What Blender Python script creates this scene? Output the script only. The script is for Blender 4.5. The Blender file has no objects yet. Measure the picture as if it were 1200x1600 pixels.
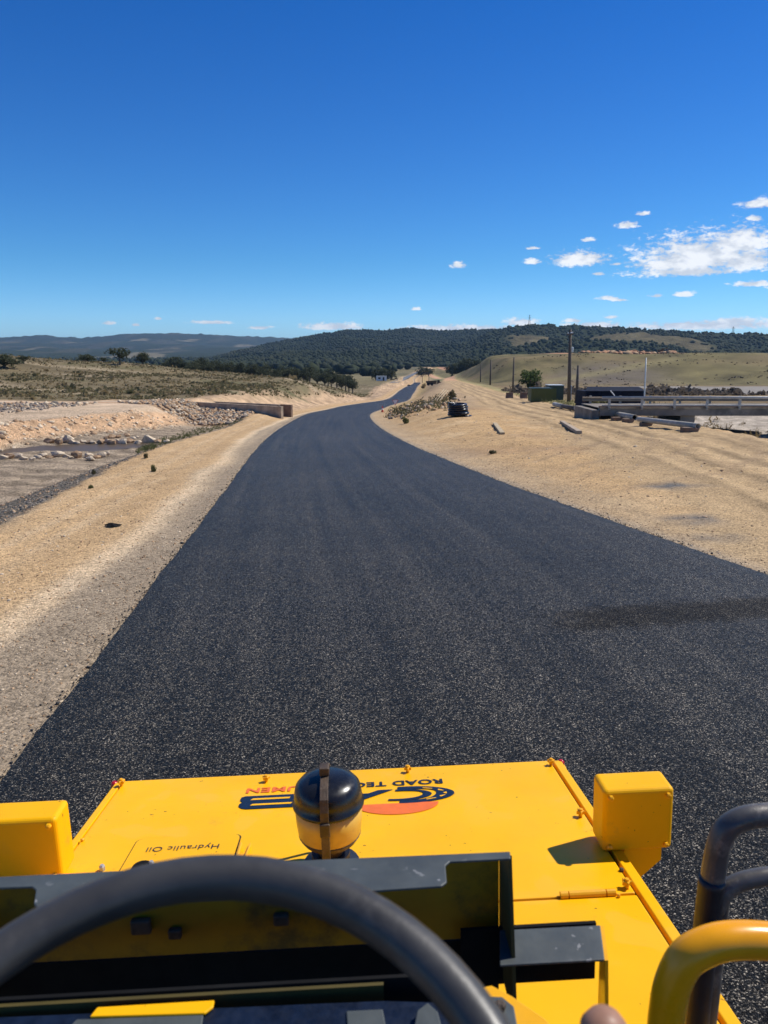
import bpy, bmesh, math, random
import numpy as np
from mathutils import Vector, Matrix

random.seed(7)
rng = np.random.default_rng(11)
SC = bpy.context.scene
COL = SC.collection
RAD = math.radians

# ------------------------------------------------------------------ camera
CAM_H = 2.9
PITCH = RAD(11.5)
FPX = 1200.0
cam_data = bpy.data.cameras.new('camera')
cam = bpy.data.objects.new('camera', cam_data)
COL.objects.link(cam)
cam.location = (0, 0, CAM_H)
cam.rotation_euler = (RAD(90) - PITCH, 0, 0)
cam_data.sensor_fit = 'VERTICAL'
cam_data.sensor_height = 36.0
cam_data.lens = 27.0
cam_data.clip_start = 0.05
cam_data.clip_end = 60000
cam_data.dof.use_dof = True
cam_data.dof.focus_distance = 5.0
cam_data.dof.aperture_fstop = 8.5
SC.camera = cam

# ------------------------------------------------------------------ light
SUN_EL, SUN_AZ = 51.0, 66.0          # azimuth clockwise from +Y (straight ahead)
SC.view_settings.view_transform = 'Standard'
SC.view_settings.look = 'None'
SC.view_settings.gamma = 1.0
SC.view_settings.use_curve_mapping = False
SC.view_settings.exposure = 0.0
SC.cycles.volume_bounces = 0
SC.cycles.max_bounces = 5
sun_data = bpy.data.lights.new('sun', 'SUN')
sun_data.energy = 5.0
sun_data.angle = RAD(0.53)
sun_data.color = (1.0, 0.955, 0.88)
sun = bpy.data.objects.new('sun', sun_data)
COL.objects.link(sun)
sd = Vector((math.sin(RAD(SUN_AZ)) * math.cos(RAD(SUN_EL)), math.cos(RAD(SUN_AZ)) * math.cos(RAD(SUN_EL)), math.sin(RAD(SUN_EL))))
sun.rotation_euler = sd.to_track_quat('Z', 'Y').to_euler()
sun.location = sd * 60

def pix_ray(u, v):
    c, s = math.cos(PITCH), math.sin(PITCH)
    a, b = (u - 600) / FPX, (800 - v) / FPX
    return Vector((a, c + b * s, -s + b * c))

def az_el(u, v):
    d = pix_ray(u, v).normalized()
    return math.degrees(math.atan2(d.x, d.y)), math.degrees(math.asin(d.z))

class NT:
    """small helper for node trees"""
    def __init__(self, tree):
        self.t = tree
        self.n = tree.nodes
    def node(self, typ, **kw):
        nd = self.n.new(typ)
        for k, v in kw.items():
            if k == 'inp':
                for i, val in v.items():
                    self.set(nd.inputs[i], val)
            else:
                setattr(nd, k, v)
        return nd
    def set(self, sock, val):
        if isinstance(val, bpy.types.NodeSocket):
            self.t.links.new(val, sock)
        else:
            sock.default_value = val
    def math(self, op, a, b=None, c=None, clamp=False):
        nd = self.n.new('ShaderNodeMath'); nd.operation = op; nd.use_clamp = clamp
        self.set(nd.inputs[0], a)
        if b is not None: self.set(nd.inputs[1], b)
        if c is not None: self.set(nd.inputs[2], c)
        return nd.outputs[0]
    def mix(self, f, a, b, mode='MIX'):
        nd = self.n.new('ShaderNodeMix'); nd.data_type = 'RGBA'; nd.blend_type = mode
        nd.clamp_factor = True
        self.set(nd.inputs[0], f); self.set(nd.inputs[6], a); self.set(nd.inputs[7], b)
        return nd.outputs[2]
    def noise(self, vec, scale, detail=3.0, rough=0.55, dist=0.0):
        nd = self.n.new('ShaderNodeTexNoise')
        if vec is not None: self.t.links.new(vec, nd.inputs['Vector'])
        nd.inputs['Scale'].default_value = scale
        nd.inputs['Detail'].default_value = detail
        nd.inputs['Roughness'].default_value = rough
        nd.inputs['Distortion'].default_value = dist
        return nd.outputs['Fac']
    def ramp(self, f, lo, hi, a=0.0, b=1.0):
        nd = self.n.new('ShaderNodeMapRange'); nd.interpolation_type = 'SMOOTHSTEP'
        self.set(nd.inputs[0], f)
        nd.inputs[1].default_value = lo; nd.inputs[2].default_value = hi
        nd.inputs[3].default_value = a; nd.inputs[4].default_value = b
        return nd.outputs[0]

# ------------------------------------------------------------------ sky
world = bpy.data.worlds.new('World')
SC.world = world
world.use_nodes = True
world.cycles.sampling_method = 'MANUAL'
world.cycles.sample_map_resolution = 256
w = NT(world.node_tree)
w.n.clear()
out = w.node('ShaderNodeOutputWorld')
sky = w.node('ShaderNodeTexSky', sky_type='NISHITA', sun_disc=False)
sky.sun_elevation = RAD(SUN_EL)
sky.sun_rotation = RAD(SUN_AZ)
sky.altitude = 900
sky.air_density = 1.0
sky.dust_density = 0.0
sky.ozone_density = 3.0
tc = w.node('ShaderNodeTexCoord')
sep = w.node('ShaderNodeSeparateXYZ')
w.t.links.new(tc.outputs['Generated'], sep.inputs[0])
X, Y, Z = sep.outputs
AZ = w.math('MULTIPLY', w.math('ARCTAN2', X, Y), 57.29578)
EL = w.math('MULTIPLY', w.math('ARCSINE', Z), 57.29578)
# warp the cloud outlines with noise
cv = w.node('ShaderNodeCombineXYZ')
w.set(cv.inputs[0], AZ); w.set(cv.inputs[1], w.math('MULTIPLY', EL, 1.9))
cvec = cv.outputs[0]
n1 = w.noise(cvec, 0.55, 4.0, 0.62)
n2 = w.noise(cvec, 2.4, 4.0, 0.62)
clouds = [  # centre u, v, half width, half height in the picture's pixels
    (1100, 390, 135, 40), (1080, 421, 118, 12), (1155, 372, 75, 32), (1190, 316, 42, 10), (908, 402, 62, 15), (1180, 442, 46, 6),
    (832, 408, 16, 5), (920, 374, 13, 4), (980, 350, 22, 7), (1005, 333, 14, 4), (716, 413, 15, 6), (832, 387, 14, 3), (935, 427, 13, 4), (963, 412, 12, 3),
    (950, 465, 22, 4), (1027, 461, 16, 4), (1068, 459, 20, 5), (1180, 340, 16, 6), (968, 468, 16, 3),
    (1070, 404, 110, 24), (1165, 400, 70, 26), (898, 500, 20, 4), (955, 495, 15, 3), (815, 502, 32, 9), (1100, 506, 190, 10), (930, 507, 60, 7), (720, 512, 130, 7), (520, 509, 68, 7),
    (330, 503, 46, 4), (405, 511, 22, 4), (170, 504, 14, 4), (212, 507, 9, 3), (247, 497, 8, 3), (650, 482, 9, 3), (1150, 500, 60, 6),
    (1330, 420, 130, 40), (1420, 350, 60, 20), (-160, 470, 60, 12), (-260, 505, 120, 9), (1500, 505, 200, 12)]
field = None
low = None
for (u, v, a, b) in clouds:
    ca, ce = az_el(u, v)
    a2 = abs(az_el(u + a, v)[0] - ca); b2 = abs(az_el(u, v - b)[1] - ce)
    dx = w.math('MULTIPLY', w.math('SUBTRACT', AZ, ca), 1 / a2)
    dy = w.math('MULTIPLY', w.math('SUBTRACT', EL, ce - 0.35 * b2), 1 / (1.3 * b2))
    dy = w.math('MAXIMUM', dy, w.math('MULTIPLY', dy, -1.9))
    r = w.math('SQRT', w.math('ADD', w.math('MULTIPLY', dx, dx), w.math('MULTIPLY', dy, dy)))
    m = w.math('SUBTRACT', 1.0, r)
    field = m if field is None else w.math('MAXIMUM', field, m)
wob = w.math('ADD', w.math('MULTIPLY', w.math('SUBTRACT', n1, 0.5), 1.9), w.math('MULTIPLY', w.math('SUBTRACT', n2, 0.5), 1.9))
dens = w.ramp(w.math('ADD', w.math('MULTIPLY', field, 1.25), wob), 0.0, 0.75)
# slow change of light inside the clouds
n3 = w.noise(cvec, 0.55, 3.0, 0.55)
shade = w.ramp(w.math('ADD', n3, w.math('MULTIPLY', n2, 0.12)), 0.46, 0.68)
ccol = w.mix(shade, (6.9, 7.3, 8.0, 1), (10.4, 10.5, 10.6, 1))
hs = w.node('ShaderNodeHueSaturation', inp={'Saturation': 1.42, 'Value': 1.0})
w.t.links.new(sky.outputs[0], hs.inputs['Color'])
tint = w.mix(w.ramp(EL, 1.0, 30.0), (0.56, 1.03, 1.17, 1), (1.20, 0.84, 1.07, 1))
tint = w.mix(1.0, tint, w.mix(w.ramp(EL, 0.5, 7.0), (1.30, 1.05, 1.36, 1), (0.95, 0.93, 1.05, 1)), 'MULTIPLY')
skyc = w.mix(1.0, hs.outputs[0], tint, 'MULTIPLY')
both = w.mix(w.math('MULTIPLY', dens, 0.93), skyc, ccol)
bg = w.node('ShaderNodeBackground')
bg.inputs['Strength'].default_value = 0.10
w.t.links.new(both, bg.inputs['Color'])
w.t.links.new(bg.outputs[0], out.inputs['Surface'])

# ------------------------------------------------------------------ helpers
def tag(o, label=None, cat=None, group=None, kind=None):
    if label: o['label'] = label
    if cat: o['category'] = cat
    if group: o['group'] = group
    if kind: o['kind'] = kind
    return o

def empty(name, loc=(0, 0, 0), rz=0.0):
    o = bpy.data.objects.new(name, None)
    o.empty_display_size = 0.2
    COL.objects.link(o)
    o.location = loc
    o.rotation_euler = (0, 0, rz)
    return o

def link_mesh(name, me, mat, parent=None):
    o = bpy.data.objects.new(name, me)
    COL.objects.link(o)
    if mat is not None and len(me.materials) == 0:
        me.materials.append(mat)
    if parent: o.parent = parent
    return o

def obj(name, bm, mat, parent=None, smooth=False, bevel=0.0, seg=2, auto=None):
    me = bpy.data.meshes.new(name)
    bmesh.ops.recalc_face_normals(bm, faces=bm.faces)
    bm.to_mesh(me); bm.free()
    if smooth:
        for p in me.polygons: p.use_smooth = True
    o = link_mesh(name, me, mat, parent)
    if bevel > 0:
        m = o.modifiers.new('bevel', 'BEVEL'); m.width = bevel; m.segments = seg; m.limit_method = 'ANGLE'; m.angle_limit = RAD(35)
        m.harden_normals = False
    return o

def pydata(name, verts, faces, mat, parent=None, smooth=False):
    me = bpy.data.meshes.new(name)
    me.from_pydata(verts, [], faces)
    me.update()
    if smooth: me.polygons.foreach_set('use_smooth', [True] * len(me.polygons))
    return link_mesh(name, me, mat, parent)

def npmesh(name, V, F, mat, parent=None, smooth=False):
    """V (n,3) float array, F (m,k) int array, all faces the same size"""
    me = bpy.data.meshes.new(name)
    V = np.ascontiguousarray(V, dtype=np.float32); F = np.ascontiguousarray(F, dtype=np.int32)
    k = F.shape[1]
    me.vertices.add(len(V)); me.vertices.foreach_set('co', V.ravel())
    me.loops.add(F.size); me.loops.foreach_set('vertex_index', F.ravel())
    me.polygons.add(len(F))
    me.polygons.foreach_set('loop_start', np.arange(0, F.size, k, dtype=np.int32))
    me.polygons.foreach_set('loop_total', np.full(len(F), k, dtype=np.int32))
    if smooth: me.polygons.foreach_set('use_smooth', np.ones(len(F), dtype=bool))
    me.update(calc_edges=True)
    return link_mesh(name, me, mat, parent)

def box(bm, x0, x1, y0, y1, z0, z1):
    vs = [bm.verts.new(p) for p in ((x0, y0, z0), (x1, y0, z0), (x1, y1, z0), (x0, y1, z0), (x0, y0, z1), (x1, y0, z1), (x1, y1, z1), (x0, y1, z1))]
    for f in ((0, 1, 2, 3), (4, 5, 6, 7), (0, 1, 5, 4), (1, 2, 6, 5), (2, 3, 7, 6), (3, 0, 4, 7)):
        bm.faces.new([vs[i] for i in f])
    return vs

def boxo(name, mat, parent, x0, x1, y0, y1, z0, z1, bevel=0.0, seg=2):
    bm = bmesh.new(); box(bm, x0, x1, y0, y1, z0, z1)
    return obj(name, bm, mat, parent, bevel=bevel, seg=seg)

def extrude_poly(bm, pts, vec):
    vec = Vector(vec)
    a = [bm.verts.new(Vector(p)) for p in pts]
    b = [bm.verts.new(Vector(p) + vec) for p in pts]
    bm.faces.new(a); bm.faces.new(b[::-1])
    n = len(pts)
    for i in range(n):
        bm.faces.new((a[i], a[(i + 1) % n], b[(i + 1) % n], b[i]))

def tube(bm, pts, r, n=10, cap=True, closed=False):
    pts = [Vector(p) for p in pts]
    rr = r if isinstance(r, (list, tuple)) else [r] * len(pts)
    rings = []
    prev = None
    m = len(pts)
    for i, p in enumerate(pts):
        if closed:
            t = (pts[(i + 1) % m] - pts[i - 1]).normalized()
        elif i == 0: t = (pts[1] - p).normalized()
        elif i == m - 1: t = (p - pts[i - 1]).normalized()
        else: t = ((pts[i + 1] - p).normalized() + (p - pts[i - 1]).normalized()).normalized()
        if prev is None:
            ref = Vector((0, 0, 1)) if abs(t.z) < 0.9 else Vector((1, 0, 0))
            a = t.cross(ref).normalized()
        else:
            a = (prev - t * prev.dot(t)).normalized()
        prev = a
        b = t.cross(a)
        rings.append([bm.verts.new(p + (a * math.cos(2 * math.pi * k / n) + b * math.sin(2 * math.pi * k / n)) * rr[i]) for k in range(n)])
    for i in range(m if closed else m - 1):
        A, B = rings[i], rings[(i + 1) % m]
        for k in range(n):
            bm.faces.new((A[k], A[(k + 1) % n], B[(k + 1) % n], B[k]))
    if cap and not closed:
        bm.faces.new(rings[0][::-1]); bm.faces.new(rings[-1])

def lathe(bm, prof, c=(0, 0, 0), n=24, axis='Z'):
    c = Vector(c)
    rings = []
    for (r, h) in prof:
        ring = []
        for k in range(n):
            a = 2 * math.pi * k / n
            p = (r * math.cos(a), r * math.sin(a), h)
            if axis == 'X': p = (h, r * math.cos(a), r * math.sin(a))
            if axis == 'Y': p = (r * math.cos(a), h, r * math.sin(a))
            ring.append(bm.verts.new(c + Vector(p)))
        rings.append(ring)
    for A, B in zip(rings, rings[1:]):
        for k in range(n):
            bm.faces.new((A[k], A[(k + 1) % n], B[(k + 1) % n], B[k]))
    bm.faces.new(rings[0][::-1]); bm.faces.new(rings[-1])

def smooth_curve(pts, n=8, closed=False):
    """Catmull-Rom through the points"""
    P = [Vector(p) for p in pts]
    outp = []
    m = len(P)
    for i in range(m if closed else m - 1):
        p1, p2 = P[i], P[(i + 1) % m]
        p0 = P[i - 1] if (i > 0 or closed) else p1 * 2 - p2
        p3 = P[(i + 2) % m] if (i + 2 < m or closed) else p2 * 2 - p1
        for k in range(n):
            t = k / n
            outp.append(0.5 * ((2 * p1) + (p2 - p0) * t + (2 * p0 - 5 * p1 + 4 * p2 - p3) * t * t + (3 * p1 - p0 - 3 * p2 + p3) * t ** 3))
    if not closed: outp.append(P[-1])
    return outp

def copy_tree(o, parent=None):
    c = o.copy()
    COL.objects.link(c)
    if parent is not None: c.parent = parent
    for ch in list(o.children): copy_tree(ch, c)
    return c

def sstep(t):
    t = np.clip(t, 0, 1)
    return t * t * (3 - 2 * t)

_ks = []
_r2 = np.random.default_rng(5)
for _ in range(64):
    _ks.append((_r2.uniform(0, 2 * np.pi), _r2.uniform(0, 2 * np.pi), _r2.uniform(0.6, 1.6)))
def wnoise(x, y, wl, k0=0, n=7):
    """smooth pseudo noise about -1..1 with wavelength wl"""
    s = 0
    for i in range(n):
        a, ph, f = _ks[(k0 * 5 + i) % 64]
        s = s + np.sin((x * np.cos(a) + y * np.sin(a)) * 2 * np.pi * f / wl + ph + 1.3 * np.sin((x * np.sin(a) - y * np.cos(a)) * 2 * np.pi * f * 0.6 / wl + ph * 2))
    return s / (n ** 0.5) / 1.3

# ------------------------------------------------------------------ materials
def new_mat(name):
    m = bpy.data.materials.new(name)
    m.use_nodes = True
    nt = NT(m.node_tree)
    b = m.node_tree.nodes['Principled BSDF']
    return m, nt, b

def plain(name, col, rough=0.6, metal=0.0, var=0.15, scale=6.0, bump=0.0, bscale=None, spec=0.5, coat=0.0, dirt=None, dscale=3.0, damt=0.5, dthr=0.55):
    """base colour with procedural mottling, optional stain colour and bump"""
    m, n, b = new_mat(name)
    tcn = n.node('ShaderNodeTexCoord'); vec = tcn.outputs['Object']
    f = n.noise(vec, scale, 5.0, 0.6)
    lo = tuple(c * (1 - var) for c in col) + (1,); hi = tuple(min(1, c * (1 + var)) for c in col) + (1,)
    c = n.mix(n.ramp(f, 0.3, 0.7), lo, hi)
    if dirt:
        g = n.noise(vec, dscale, 6.0, 0.7)
        c = n.mix(n.math('MULTIPLY', n.ramp(g, dthr, dthr + 0.18), damt), c, tuple(dirt) + (1,))
    n.set(b.inputs['Base Color'], c)
    rr = n.noise(vec, scale * 2.3, 4.0)
    n.set(b.inputs['Roughness'], n.ramp(rr, 0.2, 0.8, max(0.03, rough - 0.1), min(1, rough + 0.1)))
    b.inputs['Metallic'].default_value = metal
    b.inputs['Specular IOR Level'].default_value = spec
    if coat: b.inputs['Coat Weight'].default_value = coat; b.inputs['Coat Roughness'].default_value = 0.15
    if bump:
        bp = n.node('ShaderNodeBump'); bp.inputs['Strength'].default_value = bump; bp.inputs['Distance'].default_value = 0.02
        n.t.links.new(n.noise(vec, bscale or scale * 3, 6.0, 0.65), bp.inputs['Height'])
        n.t.links.new(bp.outputs[0], b.inputs['Normal'])
    return m

M = {}
M['yellow'] = plain('yellow_paint', (0.95, 0.465, 0.002), 0.40, var=0.05, scale=3.0, spec=0.22, bump=0.03, bscale=25, dirt=(0.40, 0.22, 0.05), dscale=9.0, damt=0.45, dthr=0.60)
M['yellow_worn'] = plain('yellow_paint_worn', (0.86, 0.41, 0.003), 0.35, var=0.08, scale=9.0, dirt=(0.12, 0.075, 0.03), dscale=30.0, damt=0.75, dthr=0.62)
M['yellow_shaded'] = plain('shaded_grimy_yellow', (0.42, 0.195, 0.003), 0.6, var=0.2, scale=5, dirt=(0.05, 0.035, 0.012), dscale=6, damt=0.75, dthr=0.48)  # yellow paint darkened for the shade inside the cowl, plus grime blotches
M['shaded_edge'] = plain('shaded_yellow_edge', (0.07, 0.052, 0.008), 0.7, var=0.2)  # yellow paint with shade put into its colour, for cheeks and dash edge
M['yellow_rail'] = plain('yellow_rail_paint', (0.88, 0.36, 0.002), 0.3, var=0.08, scale=9.0, dirt=(0.12, 0.075, 0.03), dscale=30.0, damt=0.75, dthr=0.64)
M['grey_paint'] = plain('dark_grey_paint', (0.066, 0.076, 0.073), 0.5, var=0.15, scale=14, dirt=(0.16, 0.165, 0.165), dscale=22, damt=0.5, dthr=0.60, bump=0.04, bscale=60)
M['grey_edge'] = plain('worn_steel_edge', (0.35, 0.35, 0.34), 0.4, metal=0.5, var=0.3, scale=60)
M['navy'] = plain('navy_vinyl', (0.006, 0.012, 0.028), 0.35, var=0.3, scale=40)
M['orange_vinyl'] = plain('orange_vinyl', (0.85, 0.16, 0.015), 0.4, var=0.06, scale=30)
M['text_dark'] = plain('dark_lettering', (0.012, 0.013, 0.02), 0.4, var=0.2, scale=40)
M['rubber_wheel'] = plain('steering_wheel_rubber', (0.042, 0.040, 0.037), 0.45, var=0.25, scale=12, dirt=(0.12, 0.112, 0.10), dscale=16, damt=0.5, dthr=0.5, bump=0.05, bscale=90)
M['black_gloss'] = plain('black_plastic', (0.012, 0.012, 0.012), 0.27, var=0.3, scale=20, dirt=(0.10, 0.09, 0.075), dscale=14, damt=0.3, dthr=0.62)
M['cream'] = plain('cream_plastic', (0.66, 0.40, 0.065), 0.4, var=0.08, scale=10, dirt=(0.35, 0.19, 0.05), dscale=10, damt=0.5, dthr=0.52)
M['brown_steel'] = plain('rusty_brown_steel', (0.085, 0.055, 0.032), 0.55, metal=0.1, var=0.4, scale=35, dirt=(0.20, 0.19, 0.18), dscale=60, damt=0.7, dthr=0.62, bump=0.2, bscale=80)
M['black_matte'] = plain('matt_black', (0.006, 0.006, 0.006), 0.85, var=0.3, scale=10, spec=0.2)
M['pipe_dark'] = plain('dark_pipe_paint', (0.085, 0.080, 0.074), 0.36, metal=0.1, var=0.3, scale=10, dirt=(0.30, 0.26, 0.21), dscale=18, damt=0.85, dthr=0.50, bump=0.06, bscale=120)
M['navy_sleeve'] = plain('navy_sleeve', (0.006, 0.009, 0.017), 0.45, var=0.3, scale=30)
M['chrome'] = plain('zinc_bolt', (0.45, 0.45, 0.43), 0.5, metal=0.5, var=0.2, scale=80)
M['red_lens'] = plain('red_lens', (0.45, 0.012, 0.02), 0.2, var=0.1)
M['white_lens'] = plain('lamp_glass', (0.6, 0.62, 0.65), 0.1, var=0.05)
M['tyre'] = plain('tyre_rubber', (0.018, 0.018, 0.018), 0.8, var=0.3, scale=8, bump=0.2)
M['tan_knob'] = plain('tan_knob', (0.36, 0.19, 0.12), 0.5, var=0.15, scale=40, spec=0.3)
M['gap'] = plain('dark_seam', (0.02, 0.012, 0.003), 0.9, var=0.2)
M['concrete'] = plain('weathered_concrete', (0.42, 0.32, 0.215), 0.9, var=0.25, scale=1.3, dirt=(0.15, 0.13, 0.11), dscale=0.9, damt=0.6, dthr=0.5, bump=0.2)
M['concrete_dark'] = plain('stained_concrete', (0.23, 0.195, 0.15), 0.9, var=0.3, scale=0.9, dirt=(0.09, 0.085, 0.075), dscale=0.7, damt=0.7, dthr=0.5, bump=0.2)
M['brown_concrete'] = plain('brown_concrete', (0.20, 0.13, 0.085), 0.9, var=0.25, scale=2, bump=0.2)
M['galv'] = plain('galvanised_steel', (0.40, 0.385, 0.35), 0.6, metal=0.1, var=0.15, scale=4)
M['rail_grey'] = plain('grey_pipe_rail', (0.40, 0.36, 0.29), 0.6, var=0.2, scale=4, dirt=(0.16, 0.13, 0.1), dscale=5, damt=0.5)
M['rail_tan'] = plain('rusty_tan_rail', (0.30, 0.22, 0.14), 0.7, var=0.25, scale=2, dirt=(0.12, 0.08, 0.05), dscale=2, damt=0.6)
M['timber'] = plain('weathered_timber', (0.12, 0.095, 0.075), 0.9, var=0.3, scale=5, bump=0.2)
M['timber_pale'] = plain('pale_timber', (0.44, 0.34, 0.20), 0.9, var=0.2, scale=5, bump=0.2)
M['rock_pale'] = plain('pale_rock', (0.60, 0.48, 0.33), 0.95, var=0.3, scale=2.2, dirt=(0.28, 0.20, 0.12), dscale=2.5, damt=0.7, dthr=0.52, bump=0.6, bscale=9)
M['rock_brown'] = plain('brown_rock', (0.38, 0.24, 0.13), 0.95, var=0.35, scale=1.3, dirt=(0.54, 0.40, 0.26), dscale=1.0, damt=0.8, dthr=0.5, bump=0.6, bscale=9)
M['rock_grey'] = plain('grey_rock', (0.20, 0.17, 0.135), 0.95, var=0.4, scale=1.1, dirt=(0.34, 0.28, 0.21), dscale=0.8, damt=0.8, dthr=0.5, bump=0.6, bscale=9)
M['orange_earth'] = plain('orange_earth', (0.40, 0.21, 0.11), 0.95, var=0.3, scale=0.6, bump=0.4)
M['asphalt_crumb'] = plain('asphalt_crumb', (0.022, 0.021, 0.02), 0.7, var=0.3, scale=20)
M['green_hut'] = plain('olive_green_paint', (0.085, 0.095, 0.018), 0.6, var=0.12, scale=2)
M['green_dark'] = plain('dark_green_paint', (0.025, 0.05, 0.035), 0.55, var=0.2, scale=2)
M['roof_light'] = plain('pale_roof_metal', (0.55, 0.58, 0.56), 0.5, var=0.15, scale=3)
M['navy_metal'] = plain('dark_navy_metal', (0.009, 0.013, 0.026), 0.8, spec=0.15, var=0.2, scale=1.5)
M['white_paint'] = plain('white_paint', (0.78, 0.77, 0.74), 0.5, var=0.08, scale=3)
M['red_paint'] = plain('red_paint', (0.60, 0.06, 0.035), 0.5, var=0.1, scale=5)
M['black_poly'] = plain('black_polythene_pipe', (0.008, 0.009, 0.011), 0.30, var=0.3, scale=4, bump=0.1)
M['dumper_paint'] = plain('dusty_brown_machine_paint', (0.11, 0.072, 0.035), 0.7, var=0.3, scale=2)
M['glass_dark'] = plain('dark_glass', (0.02, 0.025, 0.03), 0.08, var=0.1)
M['dark_metal'] = plain('dark_metal', (0.03, 0.03, 0.032), 0.6, var=0.2)

def add_specks(m, col, scale, thr, amt):
    n = NT(m.node_tree); b = m.node_tree.nodes['Principled BSDF']
    src = b.inputs['Base Color'].links[0].from_socket
    tcn = n.node('ShaderNodeTexCoord')
    f = n.noise(tcn.outputs['Object'], scale, 2.0, 0.5); g = n.noise(tcn.outputs['Object'], scale * 0.12, 3.0, 0.6)
    k = n.math('MULTIPLY', n.math('MULTIPLY', n.ramp(f, thr, thr + 0.03), n.ramp(g, 0.45, 0.6)), amt)
    n.set(b.inputs['Base Color'], n.mix(k, src, col + (1,)))
add_specks(M['yellow'], (0.06, 0.04, 0.015), 55.0, 0.70, 0.8)
add_specks(M['yellow'], (0.62, 0.42, 0.12), 6.0, 0.58, 0.12)
add_specks(M['grey_paint'], (0.28, 0.28, 0.27), 70.0, 0.66, 0.7)

def leaf_mat(name, c1, c2):
    m, n, b = new_mat(name)
    tcn = n.node('ShaderNodeTexCoord')
    geo = n.node('ShaderNodeNewGeometry')
    f = n.noise(geo.outputs['Position'], 0.35, 4.0, 0.7)
    oi = n.node('ShaderNodeObjectInfo')
    f2 = n.math('ADD', n.math('MULTIPLY', f, 0.8), n.math('MULTIPLY', oi.outputs['Random'], 0.3))
    n.set(b.inputs['Base Color'], n.mix(n.ramp(f2, 0.3, 0.75), c1 + (1,), c2 + (1,)))
    b.inputs['Roughness'].default_value = 0.75
    b.inputs['Specular IOR Level'].default_value = 0.25
    tr_ = n.node('ShaderNodeBsdfTranslucent')
    n.t.links.new(b.inputs['Base Color'].links[0].from_socket, tr_.inputs['Color'])
    mx = n.node('ShaderNodeMixShader'); mx.inputs[0].default_value = 0.42
    n.t.links.new(b.outputs[0], mx.inputs[1]); n.t.links.new(tr_.outputs[0], mx.inputs[2])
    n.t.links.new(mx.outputs[0], m.node_tree.nodes['Material Output'].inputs['Surface'])
    return m
M['leaf'] = leaf_mat('gum_leaf', (0.042, 0.052, 0.027), (0.090, 0.098, 0.050))
M['leaf_green'] = leaf_mat('bright_leaf', (0.045, 0.075, 0.02), (0.10, 0.135, 0.04))
M['scrub'] = leaf_mat('scrub_leaf', (0.080, 0.082, 0.036), (0.185, 0.155, 0.075))
M['dry_grass'] = leaf_mat('dry_grass', (0.22, 0.16, 0.08), (0.34, 0.26, 0.13))
M['green_grass'] = leaf_mat('green_grass', (0.115, 0.125, 0.045), (0.21, 0.20, 0.085))
M['dead_brush'] = leaf_mat('dead_brush', (0.07, 0.055, 0.04), (0.15, 0.12, 0.09))
M['bark'] = plain('bark', (0.10, 0.085, 0.07), 0.9, var=0.3, scale=4)

def forest_mat(name, c1, c2, c3):
    m, n, b = new_mat(name)
    geo = n.node('ShaderNodeNewGeometry')
    p = geo.outputs['Position']
    a = n.noise(p, 0.05, 3.0, 0.7)
    g = n.noise(p, 0.0035, 4.0, 0.6)
    c = n.mix(n.ramp(a, 0.3, 0.7), c1 + (1,), c2 + (1,))
    c = n.mix(n.math('MULTIPLY', n.ramp(g, 0.50, 0.66), 0.55), c, c3 + (1,))
    n.set(b.inputs['Base Color'], c)
    b.inputs['Roughness'].default_value = 0.9
    b.inputs['Specular IOR Level'].default_value = 0.1
    return m
M['forest'] = forest_mat('forest_canopy', (0.018, 0.025, 0.013), (0.038, 0.046, 0.022), (0.058, 0.056, 0.030))

# ground: painted by the vertex colour of each zone, with grain, pebbles and relief from noise
def ground_mat():
    m, n, b = new_mat('ground_soil')
    at = n.node('ShaderNodeAttribute'); at.attribute_name = 'zone'
    pb = n.node('ShaderNodeAttribute'); pb.attribute_name = 'pebble'
    geo = n.node('ShaderNodeNewGeometry'); p = geo.outputs['Position']
    big = n.noise(p, 0.22, 6.0, 0.65)
    mid = n.noise(p, 2.2, 6.0, 0.7)
    fine = n.noise(p, 22.0, 4.0, 0.75)
    vo = n.node('ShaderNodeTexVoronoi'); vo.inputs['Scale'].default_value = 38.0
    n.t.links.new(p, vo.inputs['Vector'])
    vr = n.node('ShaderNodeSeparateColor'); n.t.links.new(vo.outputs['Color'], vr.inputs[0])
    k = n.math('ADD', n.math('MULTIPLY', n.math('SUBTRACT', big, 0.5), 0.55), n.math('MULTIPLY', n.math('SUBTRACT', mid, 0.5), 0.75))
    k = n.math('ADD', k, n.math('MULTIPLY', n.math('SUBTRACT', fine, 0.5), 1.35))
    pv = n.math('MULTIPLY', n.math('SUBTRACT', vr.outputs[0], 0.5), n.math('MULTIPLY', pb.outputs['Fac'], 1.35))
    k = n.math('ADD', n.math('ADD', k, pv), 1.0)
    k = n.math('MAXIMUM', k, 0.15)
    kc = n.node('ShaderNodeCombineColor')
    for i in range(3): n.t.links.new(k, kc.inputs[i])
    c = n.mix(1.0, at.outputs['Color'], kc.outputs[0], 'MULTIPLY')
    n.set(b.inputs['Base Color'], c)
    b.inputs['Roughness'].default_value = 0.95
    b.inputs['Specular IOR Level'].default_value = 0.15
    bp = n.node('ShaderNodeBump'); bp.inputs['Strength'].default_value = 0.85; bp.inputs['Distance'].default_value = 0.03
    h = n.math('ADD', n.math('MULTIPLY', mid, 1.2), n.math('ADD', n.math('MULTIPLY', fine, 0.7), n.math('MULTIPLY', vo.outputs['Distance'], n.math('MULTIPLY', pb.outputs['Fac'], -0.7))))
    n.t.links.new(h, bp.inputs['Height'])
    n.t.links.new(bp.outputs[0], b.inputs['Normal'])
    return m
M['ground'] = ground_mat()

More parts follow.
